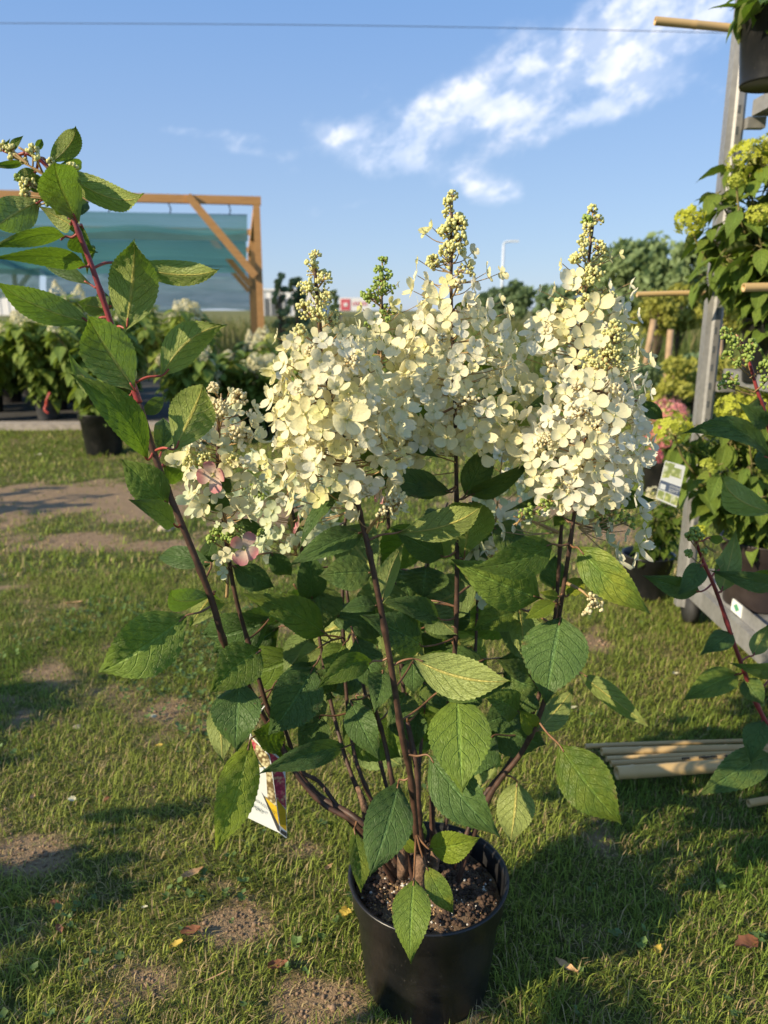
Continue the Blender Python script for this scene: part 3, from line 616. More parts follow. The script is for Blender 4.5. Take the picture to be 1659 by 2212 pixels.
for i, (x, y, k, hs, lab) in enumerate(((-1.60, 6.55, K4, .78, 'leafy potted hydrangea on the grass just right of the large black pot'), (-1.12, 6.75, K2, .68, 'leafy potted hydrangea before the kerb, second right of the large black pot'), (-.62, 6.6, K3, .70, 'lime flowered potted hydrangea before the kerb, beside the white flowers'))):
    plant('potted_shrub', lab, 'potted plant', 'potted hydrangeas in the left bed', x, y, -.03, 2 + i * 2.1, 1.0, k, POT_S, 150 + i, hs=hs)
# red ribbon hanging off a bed pot
M_RED = simple('red_ribbon', (.45, .06, .04), .5, .3, 20)
c0 = P(100, 875, 7.3); b = MB(); b.tube(spline([c0 + Vector((.05, 0, .12)), c0 + Vector((.02, -.02, .05)), c0, c0 + Vector((-.01, -.02, -.04)), c0 + Vector((.02, -.02, -.075))]), .013, 6)
b.build('plant_tie', [M_RED], label='red ribbon dangling before the grey pots of the bed', category='ribbon')

# ------------------------------------------------------------------ leaning stakes with yellowish saplings
M_STAKE = simple('stake_wood', (.38, .255, .145), .8, .25, 9)
stakes = [((1412, 690), (1383, 850), 9.0, 'leftmost of the slanting wooden stakes among yellowish saplings'), ((1449, 712), (1436, 862), 8.6, 'thickest wooden stake left of the galvanised post'), ((1481, 790), (1472, 850), 8.2, 'short wooden stake just left of the galvanised post'), ((1556, 700), (1552, 850), 8.8, 'wooden stake seen right behind the galvanised post')]
for (a, c, y, lab) in stakes:
    A, B_ = P(*a, y), P(*c, y); d = (A - B_); B0 = B_ - d * (B_.z / d.z) * 1.02
    b = MB(); b.tube([B0, A], [.038, .034], 9); b.build('wooden_stake', [M_STAKE], label=lab, category='stake', group='stakes behind the rack')
for i, (px, pt, y, wpx, lab) in enumerate(((1425, 640, 9.3, 110, 'yellowish sapling left of the rack post below the bamboo cane'), (1475, 620, 9.6, 90, 'yellow green sapling crowding the left side of the rack post'), (1570, 640, 9.8, 110, 'yellow green sapling seen through the rack behind the pots'))):
    p = P(px, pt, y); tree('sapling', lab, p.x, y, p.z, wpx * y / FPX, .85, 110 + i, M_TREEY, leaf=.035, group='yellowish saplings behind the rack', n=30, per=60, tall=1.0)
for i, (px, y) in enumerate(((1372, 7.6), (1462, 7.2), (1500, 7.8), (1560, 7.4))):
    p = P(px, 850, y); tree('garden_shrub', ('green shrub low among the stakes, nearest the white panicle', 'green shrub low between the two stakes', 'leafy green shrub at the foot of the rack post', 'leafy green shrub behind the lower rack plant')[i], p.x, y, .62, .6, .1, 130 + i, M_TREEY if i % 2 else M_TREED, 'shrub', leaf=.035, group='low shrubs among the stakes', n=20, per=55)

# ------------------------------------------------------------------ galvanised plant rack
m, t = mat('galvanised_steel'); co = t.n('ShaderNodeTexCoord').outputs['Object']
k1 = t.n('ShaderNodeTexVoronoi', {'Vector': co, 'Scale': 60}).outputs['Distance']; k2 = t.noise(t.n('ShaderNodeMapping', {'Vector': co, 'Scale': (30, 30, 3)}).outputs[0], 1, 5)
M_ZINC = finish(m, t, t.mix(t.m('ADD', t.m('MULTIPLY', k1, .3), t.m('MULTIPLY', k2, .7)), (.17, .17, .166), (.44, .43, .41)), t.mr(k2, .3, .7, .36, .58), k2, .15, .001, metal=.4)
RX, RY = 1.058, 2.60
root = empty('plant_rack', (RX, RY, 0)); tag(root, 'galvanised steel plant rack with three shelves at the right edge', 'rack')
def post(x, y, sx, sy):
    """open channel with rolled edges"""
    pr = [(0, 0), (.014, -.004), (.020, -.010), (.036, -.010), (.044, -.004), (.048, .004), (.048, .030), (.044, .034), (.040, .030), (.040, .006), (.034, .000), (.022, .000), (.016, .006), (.016, .026), (.012, .030), (.0, .030)]
    b = MB(); n = len(pr); V = [(x + sx * p[0] * 1.15, y + sy * p[1] * 1.15, z) for z in (.05, 2.12) for p in pr]
    F = [(i, (i + 1) % n, n + (i + 1) % n, n + i) for i in range(n)]
    if sx * sy < 0: F = [tuple(reversed(f)) for f in F]
    b.add(V, F + [tuple(range(n, 2 * n)) if sx * sy > 0 else tuple(reversed(range(n, 2 * n)))]); b.build('post', [M_ZINC], root, False)
    b = MB()
    for k in range(30):
        z = .30 + k * .06; b.box((x + sx * .0276 - .004, y - sy * .0119 - .0008, z - .011), (x + sx * .0276 + .004, y - sy * .0119 + .0004, z + .011))
    b.build('post_slot', [M_GREYD], root, False, kind='stuff')
post(RX, RY, 1, 1); post(RX + .66, RY, -1, 1); post(RX, 1.28, 1, -1); post(RX + .66, 1.28, -1, -1)
SHELF = (.19, .885, 1.685)
for z in SHELF:
    b = MB(); x0, x1, y0, y1 = RX + .062, RX + .60, 1.30, RY - .035
    if z == SHELF[0]: x0, x1 = RX + .05, RX + .61
    b.box((x0, y0, z - .022), (x1, y1, z - .016)); 
    for (p, q) in (((x0 - .004, y0, z - .03), (x0 - .0005, y1, z + .014)), ((x1 + .0005, y0, z - .03), (x1 + .004, y1, z + .014)), ((x0, y1 + .0005, z - .03), (x1, y1 + .004, z + .014)), ((x0, y0 - .004, z - .03), (x1, y0 - .0005, z + .014))): b.box(p, q)
    for k in range(5): xx = x0 + (x1 - x0) * (k + .5) / 5; b.box((xx - .012, y0 + .03, z - .03), (xx + .012, y1 - .03, z - .0225))
    b.build('shelf', [M_ZINC], root, False)
    for (x, y) in ((RX + .05, RY + .0), (RX + .57, RY + .0), (RX + .05, 1.262), (RX + .57, 1.262)):
        b = MB(); b.box((x, y - .034, z - .062), (x + .055, y - .003, z - .031)); b.build('bracket', [M_ZINC], root, False)
b = MB(); b.box((RX + .02, 1.24, .10), (RX + .045, RY + .045, .16)); b.box((RX + .62, 1.24, .10), (RX + .645, RY + .045, .16)); b.build('base_rail', [M_ZINC], root, False)
M_RUB = simple('caster_rubber', (.03, .03, .03), .7, .2, 10)
for (x, y) in ((RX + .04, RY - .02), (RX + .62, RY - .02), (RX + .04, 1.33), (RX + .62, 1.33)):
    b = MB(); b.tube([(x - .016, y, .05), (x + .016, y, .05)], .05, 16); b.build('caster', [M_RUB], root)
M_STW = simple('white_sticker', (.75, .77, .73), .6, .05, 5); M_STGR = simple('green_print', (.08, .30, .15), .6, .1, 5)
sy_ = 2.25; b = MB(); b.box((RX + .0435, sy_ - .035, .165), (RX + .0455, sy_ + .035, .205)); 
b.add([(RX + .043, sy_ - .02, .185), (RX + .043, sy_, .198), (RX + .043, sy_ + .02, .185), (RX + .043, sy_, .172)], [(0, 1, 2, 3)], mi=1); b.build('sticker', [M_STW, M_STGR], root, False)
# bamboo canes
m, t = mat('bamboo'); co = t.n('ShaderNodeTexCoord').outputs['Object']
k1 = t.noise(t.n('ShaderNodeMapping', {'Vector': co, 'Scale': (4, 60, 60)}).outputs[0], 1, 5); kr = t.n('ShaderNodeObjectInfo').outputs['Random']
M_BAM = finish(m, t, t.mix(t.m('ADD', t.m('MULTIPLY', k1, .6), t.m('MULTIPLY', kr, .45)), (.44, .285, .115), (.68, .48, .22)), .45, k1, .2, .001)
M_BAMD = simple('cane_hollow', (.10, .06, .03), .9, .3, 30); M_INK = simple('marker_ink', (.012, .012, .014), .6, .1, 10)
def cane(a, b_, r, label, nodes=(.3, .75), group=None, seed=0):
    a, b_ = Vector(a), Vector(b_); pts = []; rad = []; q = random.Random(seed); bend = Vector((0, 0, q.uniform(-.002, .004)))
    ts = sorted([0, .2, .4, .6, .8, 1] + [n + d for n in nodes for d in (-.012, 0, .012)])
    for tt in ts: pts.append(a.lerp(b_, tt) + bend * math.sin(math.pi * tt)); rad.append(r * (1.10 if any(abs(tt - n) < .002 for n in nodes) else 1.0) * (1 - .08 * tt))
    mb = MB(); mb.tube(pts, rad, 14, cap=False)
    d = (b_ - a).normalized()
    for p, dr, rr in ((pts[0], -1, rad[0]), (pts[-1], 1, rad[-1])):        # cut, hollow ends
        s = d.orthogonal().normalized(); e = d.cross(s); n = 14
        V = [p + (s * math.cos(6.2832 * k / n) + e * math.sin(6.2832 * k / n)) * rr * f + d * dr * o for f, o in ((1, 0), (.62, .0005), (.6, -.012)) for k in range(n)]
        F = [(k + i * n, (k + 1) % n + i * n, (k + 1) % n + (i + 1) * n, k + (i + 1) * n) for i in range(2) for k in range(n)]
        mb.add(V, F[:n] + F[n:], mi=0); mb.add(V[2 * n:], [tuple(range(n))], mi=1)
    return mb.build('bamboo_cane', [M_BAM, M_BAMD], label=label, category='bamboo cane', group=group)
cane(P(1415, 45, 2.63), P(1760, 75, 2.66), .0125, 'bamboo cane stuck through the top of the rack post against the sky', (.25, .7), 'canes stuck through the rack', 1)
cane(P(1376, 636, 2.63), P(1700, 634, 2.66), .0088, 'thin bamboo cane stuck through the rack post at tree height', (.35, .8), 'canes stuck through the rack', 2)
cane(P(1606, 621, 2.12), P(1960, 612, 2.16), .0115, 'bamboo cane pointing left across the middle rack plant', (.3, .8), 'canes stuck through the rack', 3)

# ------------------------------------------------------------------ plants on the rack: every leaf its own piece
def leaf_variants(fm, seed, k=5):
    out = []; r = random.Random(seed)
    for i in range(k):
        b = MB(); L = 1.0; W = r.uniform(.5, .62); dr = r.uniform(.12, .38); V = []; UV = []
        prof = ((0, .03), (.1, .26), (.24, .43), (.42, .5), (.6, .43), (.78, .26), (.9, .1), (1, .0)); sw = r.uniform(-.08, .08)
        for v, q in prof:
            for u in (-1, -.5, 0, .5, 1):
                V.append((u * q * W + sw * math.sin(v * 3.14), v, -dr * v * v + abs(u) * q * .16 - .02 * math.sin(v * 20) * abs(u))); UV.append((.5 + u * .5, v))
        F = [(j * 5 + i, j * 5 + i + 1, j * 5 + i + 6, j * 5 + i + 5) for j in range(7) for i in range(4)]
        b.add(V, F, UV); b.tube([(0, -.22, -.03), (0, -.08, .0), (0, .04, 0)], .018, 4, mi=1); out.append(b.me('leaf', [fm, M_STEMG]))
    return out
LV_Q = leaf_variants(M_LEAFQ, 3); LV_D = leaf_variants(M_LEAF, 4)
def rack_plant(label, x, y, z, pr, ph, potm, stems, fl, lv, seed, npan=None, leafL=.085, group='potted plants on the rack', heads=(), dens=1.0):
    """stems: list of tip offsets; leaves in pairs up each stem"""
    r = random.Random(seed); root = empty('potted_shrub', (x, y, z)); tag(root, label, 'potted plant', group)
    def sub(n, me, M, **kw): o = bpy.data.objects.new(n, me); C.objects.link(o); o.parent = root; o.matrix_basis = M; tag(o, **kw); return o
    sub('pot', pot_mesh(pr, ph, 40, mat_=potm), Matrix())
    for tip in stems:
        st = Vector((r.uniform(-.03, .03), r.uniform(-.03, .03), ph - .05)); tip = Vector(tip); mid = st.lerp(tip, .5) + Vector((r.uniform(-.02, .02), r.uniform(-.02, .02), .04))
        pts = spline([st, mid, tip], 5); b = MB(); b.tube(pts, [.0045 - .0002 * i for i in range(len(pts))], 6); sub('stem', b.me('stem', [M_STEMG]), Matrix())
        a0 = r.uniform(0, 6.28)
        for i, p in enumerate(pts[1:]):
            for k in range(2):
                for rep in range(1 if dens < 1 else 3):
                    a = a0 + i * 1.571 + k * 3.14159 + r.uniform(-.5, .5) + rep * .8; el = r.uniform(-1.05, .15); L = leafL * r.uniform(.6, 1.15)
                    if dens < 1 and r.random() > dens: continue
                    M = Matrix.Translation(p + Vector((math.cos(a), math.sin(a), 0)) * .018 + Vector((0, 0, r.uniform(-.02, .02)))) @ Matrix.Rotation(a - 1.5708, 4, 'Z') @ Matrix.Rotation(el, 4, 'X') @ Matrix.Rotation(r.uniform(-.5, .5), 4, 'Y') @ Matrix.Scale(L, 4)
                    sub('leaf', r.choice(lv), M)
    for (hx, hy, hz, hr, hs) in heads:
        b = MB(); tiny_florets(b, (0, 0, 0), (hr, hr, hr * hs), int(150 * (hr / .06) ** 1.3), .0105, r); leafcloud(b, (0, 0, 0), (hr * .7, hr * .7, hr * hs * .7), 60, hr * .18, r)
        sub('panicle', b.me('panicle', [fl], False), Matrix.Translation((hx, hy, hz)))
        b = MB(); b.tube(spline([(hx * .75, hy * .75, hz * .75), (hx * .9, hy * .9, hz * .86), (hx, hy, hz)], 4), .0032, 5); sub('stem', b.me('stem', [M_STEMG]), Matrix())
    return root
def rel(px, py, d, base): p = P(px, py, d); return tuple(p - Vector(base))
# middle shelf
p0 = P(1655, 780, 2.38); B0 = (p0.x + .03, 2.38, SHELF[1] - .014)
rack_plant('lime flowered hydrangea in a black pot on the middle rack shelf', *B0, .115, .19, M_POT, [rel(px, py, d, B0) for (px, py, d) in ((1555, 430, 2.42), (1590, 360, 2.45), (1640, 340, 2.35), (1700, 350, 2.4), (1530, 510, 2.36), (1600, 470, 2.25), (1680, 450, 2.25), (1570, 560, 2.28), (1520, 600, 2.5), (1640, 540, 2.2), (1720, 520, 2.3))], M_FLY, LV_Q, 31,
           heads=[(*rel(1620, 345, 2.36, B0), .062, .9), (*rel(1668, 330, 2.4, B0), .07, .9), (*rel(1490, 478, 2.36, B0), .044, 1.0), (*rel(1590, 392, 2.3, B0), .026, .8), (*rel(1640, 465, 2.2, B0), .035, .8), (*rel(1690, 460, 2.2, B0), .04, .8)])
# top shelf
p0 = P(1662, 225, 2.30); B1 = (p0.x + .0, 2.30, SHELF[2] - .014)
rack_plant('potted shrub with drooping dark leaves in a black pot on the top rack shelf', *B1, .105, .185, M_POT, [rel(px, py, d, B1) for (px, py, d) in ((1630, -20, 2.25), (1660, -60, 2.3), (1700, -40, 2.3), (1650, 0, 2.15), (1610, 10, 2.28))], M_FLY, LV_D, 32, leafL=.09, dens=.7)
# bottom shelf
p0 = P(1625, 1285, 2.32); B2 = (p0.x + .02, 2.32, SHELF[0] - .014)
rack_plant('lime flowered hydrangea in a dusty brown pot on the bottom rack shelf', *B2, .135, .215, M_POTB, [rel(px, py, d, B2) for (px, py, d) in ((1470, 960, 2.35), (1500, 930, 2.45), (1560, 920, 2.3), (1600, 900, 2.4), (1650, 900, 2.3), (1500, 1040, 2.2), (1560, 1020, 2.15), (1620, 1010, 2.15), (1680, 1000, 2.2), (1530, 1090, 2.2), (1640, 1080, 2.1), (1700, 940, 2.3))], M_FLY, LV_Q, 33,
           heads=[(*rel(1582, 885, 2.3, B2), .052, .9), (*rel(1453, 925, 2.28, B2), .055, .95), (*rel(1640, 880, 2.4, B2), .05, .9), (*rel(1530, 1005, 2.12, B2), .022, .9), (*rel(1620, 900, 2.25, B2), .03, .8), (*rel(1510, 1150, 2.0, B2), .02, .8)])
p0 = P(1428, 1125, 2.75); B3 = (p0.x, 2.95, 0)
rack_plant('small feathery green potted plant on the grass beside the rack foot', p0.x, 2.85, 0, .10, .17, M_POT, [rel(px, py, d, (p0.x, 2.85, 0)) for (px, py, d) in ((1440, 1090, 2.75), (1420, 1120, 2.7), (1470, 1110, 2.7), (1450, 1070, 2.85))], M_FLW, LV_D, 34, leafL=.055, group='potted plants by the rack', heads=[(*rel(1412, 1075, 2.75, (p0.x, 2.85, 0)), .03, 1.3)])
p0 = P(1440, 960, 4.6)
rack_plant('pink mophead hydrangea in a pot on the grass behind the rack', p0.x, 4.6, 0, .14, .22, M_POT, [rel(px, py, d, (p0.x, 4.6, 0)) for (px, py, d) in ((1430, 900, 4.55), (1470, 900, 4.6), (1420, 960, 4.5), (1500, 950, 4.6))], M_FLP, LV_Q, 35, leafL=.10, group='potted plants by the rack', heads=[(*rel(1440, 895, 4.5, (p0.x, 4.6, 0)), .125, .75), (*rel(1425, 945, 4.4, (p0.x, 4.6, 0)), .09, .8), (*rel(1410, 985, 4.35, (p0.x, 4.6, 0)), .06, .8)])

# ------------------------------------------------------------------ the potted hydrangea in front
HB = Vector((.071, 1.048, .012))
hyd = empty('potted_hydrangea', HB); tag(hyd, 'tall cream flowered hydrangea in a black pot on the grass in front', 'potted plant')
POT_R, POT_H = .128, .197
pm = MB(); pm.lathe(pot_profile(POT_R, POT_H, taper=.80), tuple(HB), 72)
pm.lathe([(POT_R - .019, POT_H - .052), (POT_R - .0185, POT_H - .047)], tuple(HB), 72)
pm.build('pot', [M_POT], hyd)
# soil mound
sv = []; sf = []; rn, an = 14, 48
for i in range(rn + 1):
    for j in range(an):
        r_s = (POT_R - .012) * i / rn; a = 2 * math.pi * j / an; x, y = HB.x + r_s * math.cos(a), HB.y + r_s * math.sin(a)
        z = HB.z + POT_H - .030 + .012 * (1 - (i / rn) ** 2) + .010 * mnoise.noise((x * 40, y * 40, 3)) + .006 * mnoise.noise((x * 110, y * 110, 1)) - .010 * max(0, (x - HB.x) / POT_R)
        sv.append((x, y, z))
for i in range(rn):
    for j in range(an): sf.append((i * an + j, (i + 1) * an + j, (i + 1) * an + (j + 1) % an, i * an + (j + 1) % an))
link('soil', mesh_of('soil', sv, sf, [M_SOIL]), hyd)
M_GRA = simple('fertiliser_granule', (.46, .30, .14), .7, .35, 300); M_PERL = simple('perlite', (.60, .57, .52), .8, .15, 80); M_CHIP = simple('bark_chip', (.075, .045, .03), .9, .5, 70)
gb = MB(); q = random.Random(8)
for i in range(2300):
    a = q.uniform(0, 6.283); rr = (POT_R - .018) * math.sqrt(q.random()); x, y = rr * math.cos(a), rr * math.sin(a)
    heap = math.exp(-(((x + .030) / .050) ** 2 + ((y + .045) / .040) ** 2)); kind = 0 if q.random() < heap * 1.3 else (1 if q.random() < .10 else 2)
    if kind == 2 and q.random() < .35: continue
    i0 = int(round(rr / (POT_R - .012) * rn)); j0 = int(a / 6.283 * an) % an; z = sv[i0 * an + j0][2]
    s = (q.uniform(.0011, .0020), q.uniform(.0012, .0030), q.uniform(.002, .005))[kind]
    gb.ball((HB.x + x, HB.y + y, z + s * .4), s, kind, .7)
gb.build('soil_granules', [M_GRA, M_PERL, M_CHIP], hyd, kind='stuff')

VSTEMS = []
def stem(pts, r0, r1, m_, parent=hyd, nodes=True, reg=True, name='stem'):
    W = [P(*p) if not isinstance(p, Vector) else p for p in pts]; S = spline(W, 7); n = len(S); rad = [r0 + (r1 - r0) * i / (n - 1) for i in range(n)]
    if nodes:
        for i in range(7, n - 3, 9): rad[i] *= 1.28
    b = MB(); b.tube(S, rad, 10); b.build(name, [m_], parent)
    if reg: VSTEMS.extend((p, parent.name) for p in S)
    return S
base = lambda dx, dy: Vector((HB.x + dx, HB.y + dy, POT_H - .023))
SA = stem([base(-.045, .02), (785, 1782, 1.02), (690, 1720, 1.08), (635, 1655, 1.10), (560, 1530, 1.09), (515, 1440, 1.04), (485, 1390, .985), (455, 1290, .965), (400, 1150, .955), (345, 1015, .95), (300, 870, .945)], .0052, .0042, M_STEM)
SA2 = stem([SA[-1], (284, 822, .943), (262, 765, .94), (240, 700, .94), (200, 580, .935), (165, 490, .93), (130, 400, .93), (92, 350, .925), (55, 330, .92)], .0046, .0018, M_STEMRED)
stem([base(-.05, .01), (780, 1790, 1.03), (700, 1738, 1.04), (640, 1672, 1.05), (600, 1590, 1.06), (575, 1520, 1.06), (540, 1400, 1.06), (505, 1270, 1.06), (480, 1100, 1.06), (470, 960, 1.07), (478, 860, 1.07)], .0046, .0026, M_STEM)
stem([base(-.012, -.02), (890, 1700, 1.0), (870, 1600, .985), (845, 1440, .97), (820, 1300, .96), (795, 1180, .955), (780, 1120, .955), (757, 1020, .955), (735, 930, .955), (712, 850, .955), (690, 700, .955), (680, 575, .955)], .0050, .0022, M_STEM)
stem([base(.012, .03), (935, 1720, 1.09), (965, 1560, 1.1), (983, 1400, 1.1), (987, 1240, 1.1), (986, 1050, 1.1), (982, 850, 1.1), (975, 650, 1.1), (975, 450, 1.1)], .0050, .0020, M_STEM)
stem([base(.045, .01), (1055, 1725, 1.06), (1130, 1620, 1.05), (1180, 1500, 1.04), (1208, 1330, 1.03), (1235, 1150, 1.02), (1252, 1020, 1.02), (1275, 880, 1.02), (1315, 745, 1.02)], .0048, .0018, M_STEM)
stem([base(.04, .04), (1040, 1730, 1.12), (1105, 1640, 1.15), (1165, 1500, 1.16), (1197, 1350, 1.16), (1212, 1150, 1.16), (1232, 900, 1.16), (1258, 680, 1.16), (1282, 475, 1.16)], .0046, .0020, M_STEM)
stem([base(-.03, .03), (790, 1700, 1.1), (760, 1600, 1.13), (745, 1450, 1.16), (740, 1280, 1.19), (745, 1130, 1.21), (790, 950, 1.2), (820, 740, 1.18), (825, 580, 1.19)], .0036, .0020, M_STEM)
stem([base(-.005, .045), (890, 1700, 1.14), (872, 1500, 1.2), (858, 1320, 1.24), (842, 1170, 1.26), (835, 1050, 1.27)], .0042, .003, M_STEM)
stem([base(-.04, .045), (770, 1700, 1.13), (720, 1540, 1.2), (692, 1390, 1.24), (678, 1290, 1.26), (650, 1180, 1.27), (630, 1100, 1.28)], .0038, .0028, M_STEM)
stem([base(.02, .05), (985, 1650, 1.16), (1020, 1480, 1.24), (1030, 1340, 1.28), (1034, 1180, 1.3), (1070, 1060, 1.31)], .0034, .0024, M_STEM)
stem([base(-.03, .05), (820, 1640, 1.16), (785, 1480, 1.22), (762, 1370, 1.25), (748, 1270, 1.27)], .0034, .0028, M_STEM)
stem([base(0, .05), (905, 1700, 1.15), (918, 1500, 1.22), (922, 1300, 1.27), (925, 1150, 1.3)], .0034, .0026, M_STEM)
stem([base(-.05, .03), (740, 1755, 1.05), (690, 1690, 1.08), (648, 1660, 1.1), (610, 1560, 1.12)], .0036, .003, M_STEM)
stem([base(.0, .0), (905, 1760, 1.03), (900, 1660, 1.04), (880, 1560, 1.06)], .005, .004, M_STEM); stem([base(-.02, 0), (850, 1700, 1.05), (830, 1600, 1.07), (800, 1500, 1.09)], .004, .0032, M_STEM)
# old woody stubs at the foot
for (a, c, r_) in (((905, 1905, .985), (908, 1850, .99), .0105), ((935, 1880, 1.0), (940, 1820, 1.01), .0085), ((870, 1870, 1.01), (862, 1800, 1.02), .009), ((790, 1760, 1.05), (772, 1700, 1.06), .006), ((900, 1800, 1.04), (890, 1730, 1.05), .008)):
    b = MB(); A, Bq = P(*a), P(*c); b.tube([A - Vector((0, 0, .02)), A, A.lerp(Bq, .5) + Vector((.002, 0, 0)), Bq], [r_, r_, r_ * .9, r_ * .62], 9); b.build('stub', [simple('dry_wood', (.17, .10, .062), .9, .6, 90, 160, 1.0, .004) if 'dry_wood' not in MATS else MATS['dry_wood']], hyd)

SHAPE_V = np.array([0, .03, .07, .12, .18, .25, .33, .42, .5, .58, .66, .74, .81, .87, .92, .96, 1.0])
SHAPE_W = np.array([.02, .13, .30, .52, .72, .88, .975, 1.0, .97, .90, .78, .61, .43, .265, .15, .07, 0.0])
def big_leaf(bp, tp, wvis, roll=0.0, side=1, bend=.10, fold=.22, sweep=0.0, mt=None, parent=hyd, quilt=1.0, attach=True, seed=0, NL=38, pet=None, curl=None):
    r = random.Random(seed); NW = 8
    ax = tp - bp; L = ax.length; t_ = ax / L; wvis = wvis * (1.12 if parent is hyd else 1.05); vw = r.uniform(.88, 1.18); cam_d = (Vector((0, 0, CAMZ)) - bp.lerp(tp, .4)).normalized()
    n = (cam_d - t_ * cam_d.dot(t_)).normalized(); n = Matrix.Rotation(roll, 3, t_) @ n; W = wvis / max(.35, math.cos(roll))
    n = n * side; s = t_.cross(n).normalized(); ph = r.uniform(0, 6.28); wav = r.uniform(.03, .09); curl = r.uniform(.0, .10) if curl is None else curl
    V = []; UV = []
    for i in range(NL + 1):
        v = i / NL; hw = .5 * W * float(np.interp(v ** vw, SHAPE_V, SHAPE_W)); c = bp + t_ * (L * v) + n * (bend * L * 4 * v * (1 - v) - curl * L * max(0, v - .45) ** 2 * 3.3) + s * (sweep * L * 4 * v * (1 - v))
        for j in range(-NW // 2, NW // 2 + 1):
            u = j / (NW / 2); au = abs(u); x = u * hw; th = 0
            if au == 1 and i % 2 and 2 < i < NL - 1: x *= 1.045; th = .010 * L
            q = -math.cos(6.2832 * (v * 7 - 2.1 * au ** 1.25)) * math.sin(math.pi * min(1, au * 1.05)) * .030 * W * quilt
            q += wav * W * au * au * math.sin(v * 8 + ph + (1.5 if u > 0 else 0)) + au * hw * math.sin(fold) - .05 * W * au ** 3
            V.append(c + s * x * math.cos(fold) + n * q + t_ * th); UV.append((.5 + .5 * u, v))
    k = NW + 1
    F = [(i * k + j, i * k + j + 1, (i + 1) * k + j + 1, (i + 1) * k + j) for i in range(NL) for j in range(NW)]
    b = MB(); b.add(V, F, UV)
    if attach:
        cand = [p for p, nm in VSTEMS if nm == parent.name and (p - bp).length < .085]
        back = bp - t_ * .02 - n * .004
        sp_ = min(cand, key=lambda p: (p - bp).length) if cand else back
        pts = spline([sp_, sp_.lerp(bp, .5) + Vector((0, 0, -.003)) * side, bp, bp + t_ * L * .10 + n * (bend * L * .36 + .0002)], 4); b.tube(pts, [.0017] * 5 + [.0015] * 4 + [.0012] * (len(pts) - 9), 6, mi=1)
    return b.build('leaf', [mt or M_LEAF, pet or M_PETIOLE], parent)

def leaves(ox, oy, sc, rows, db=1.0, dt=.97, parent=hyd):
    for i, row in enumerate(rows):
        bx, by, tx, ty, wd = row[:5]; kw = dict(row[5]) if len(row) > 5 else {}
        q = random.Random(int(bx * 7 + by * 13 + tx)); a, c = kw.pop('d', (db, dt)); f = .54 / sc
        if (ox, oy) == (0, 400): tx, ty, wd = tx + .10 * (tx - bx), ty + .10 * (ty - by), wd * 1.08
        bp = P(ox * .54 + bx * f, oy * .54 + by * f, a); tp = P(ox * .54 + tx * f, oy * .54 + ty * f, c)
        W = wd * f * mpp(bp.lerp(tp, .4)); kw.setdefault('roll', q.uniform(-.3, .3)); kw.setdefault('bend', q.uniform(.04, .12)); kw.setdefault('fold', q.uniform(.2, .42))
        if (ox, oy) in ((0, 400), (0, 1700)) or parent is not hyd: kw.setdefault('pet', M_PETIOLER)
        if (ox, oy) == (0, 400): kw['fold'] += .08; kw['bend'] += .03; kw.setdefault('curl', q.uniform(.02, .07))
        big_leaf(bp, tp, W, seed=int(bx + by), parent=parent, **kw)
U = dict(side=-1); Y_ = dict(mt=M_LEAFY); D_ = dict(mt=M_LEAFB)
def o(*ds, **kw):
    x = {}
    for d in ds: x.update(d)
    x.update(kw); return x
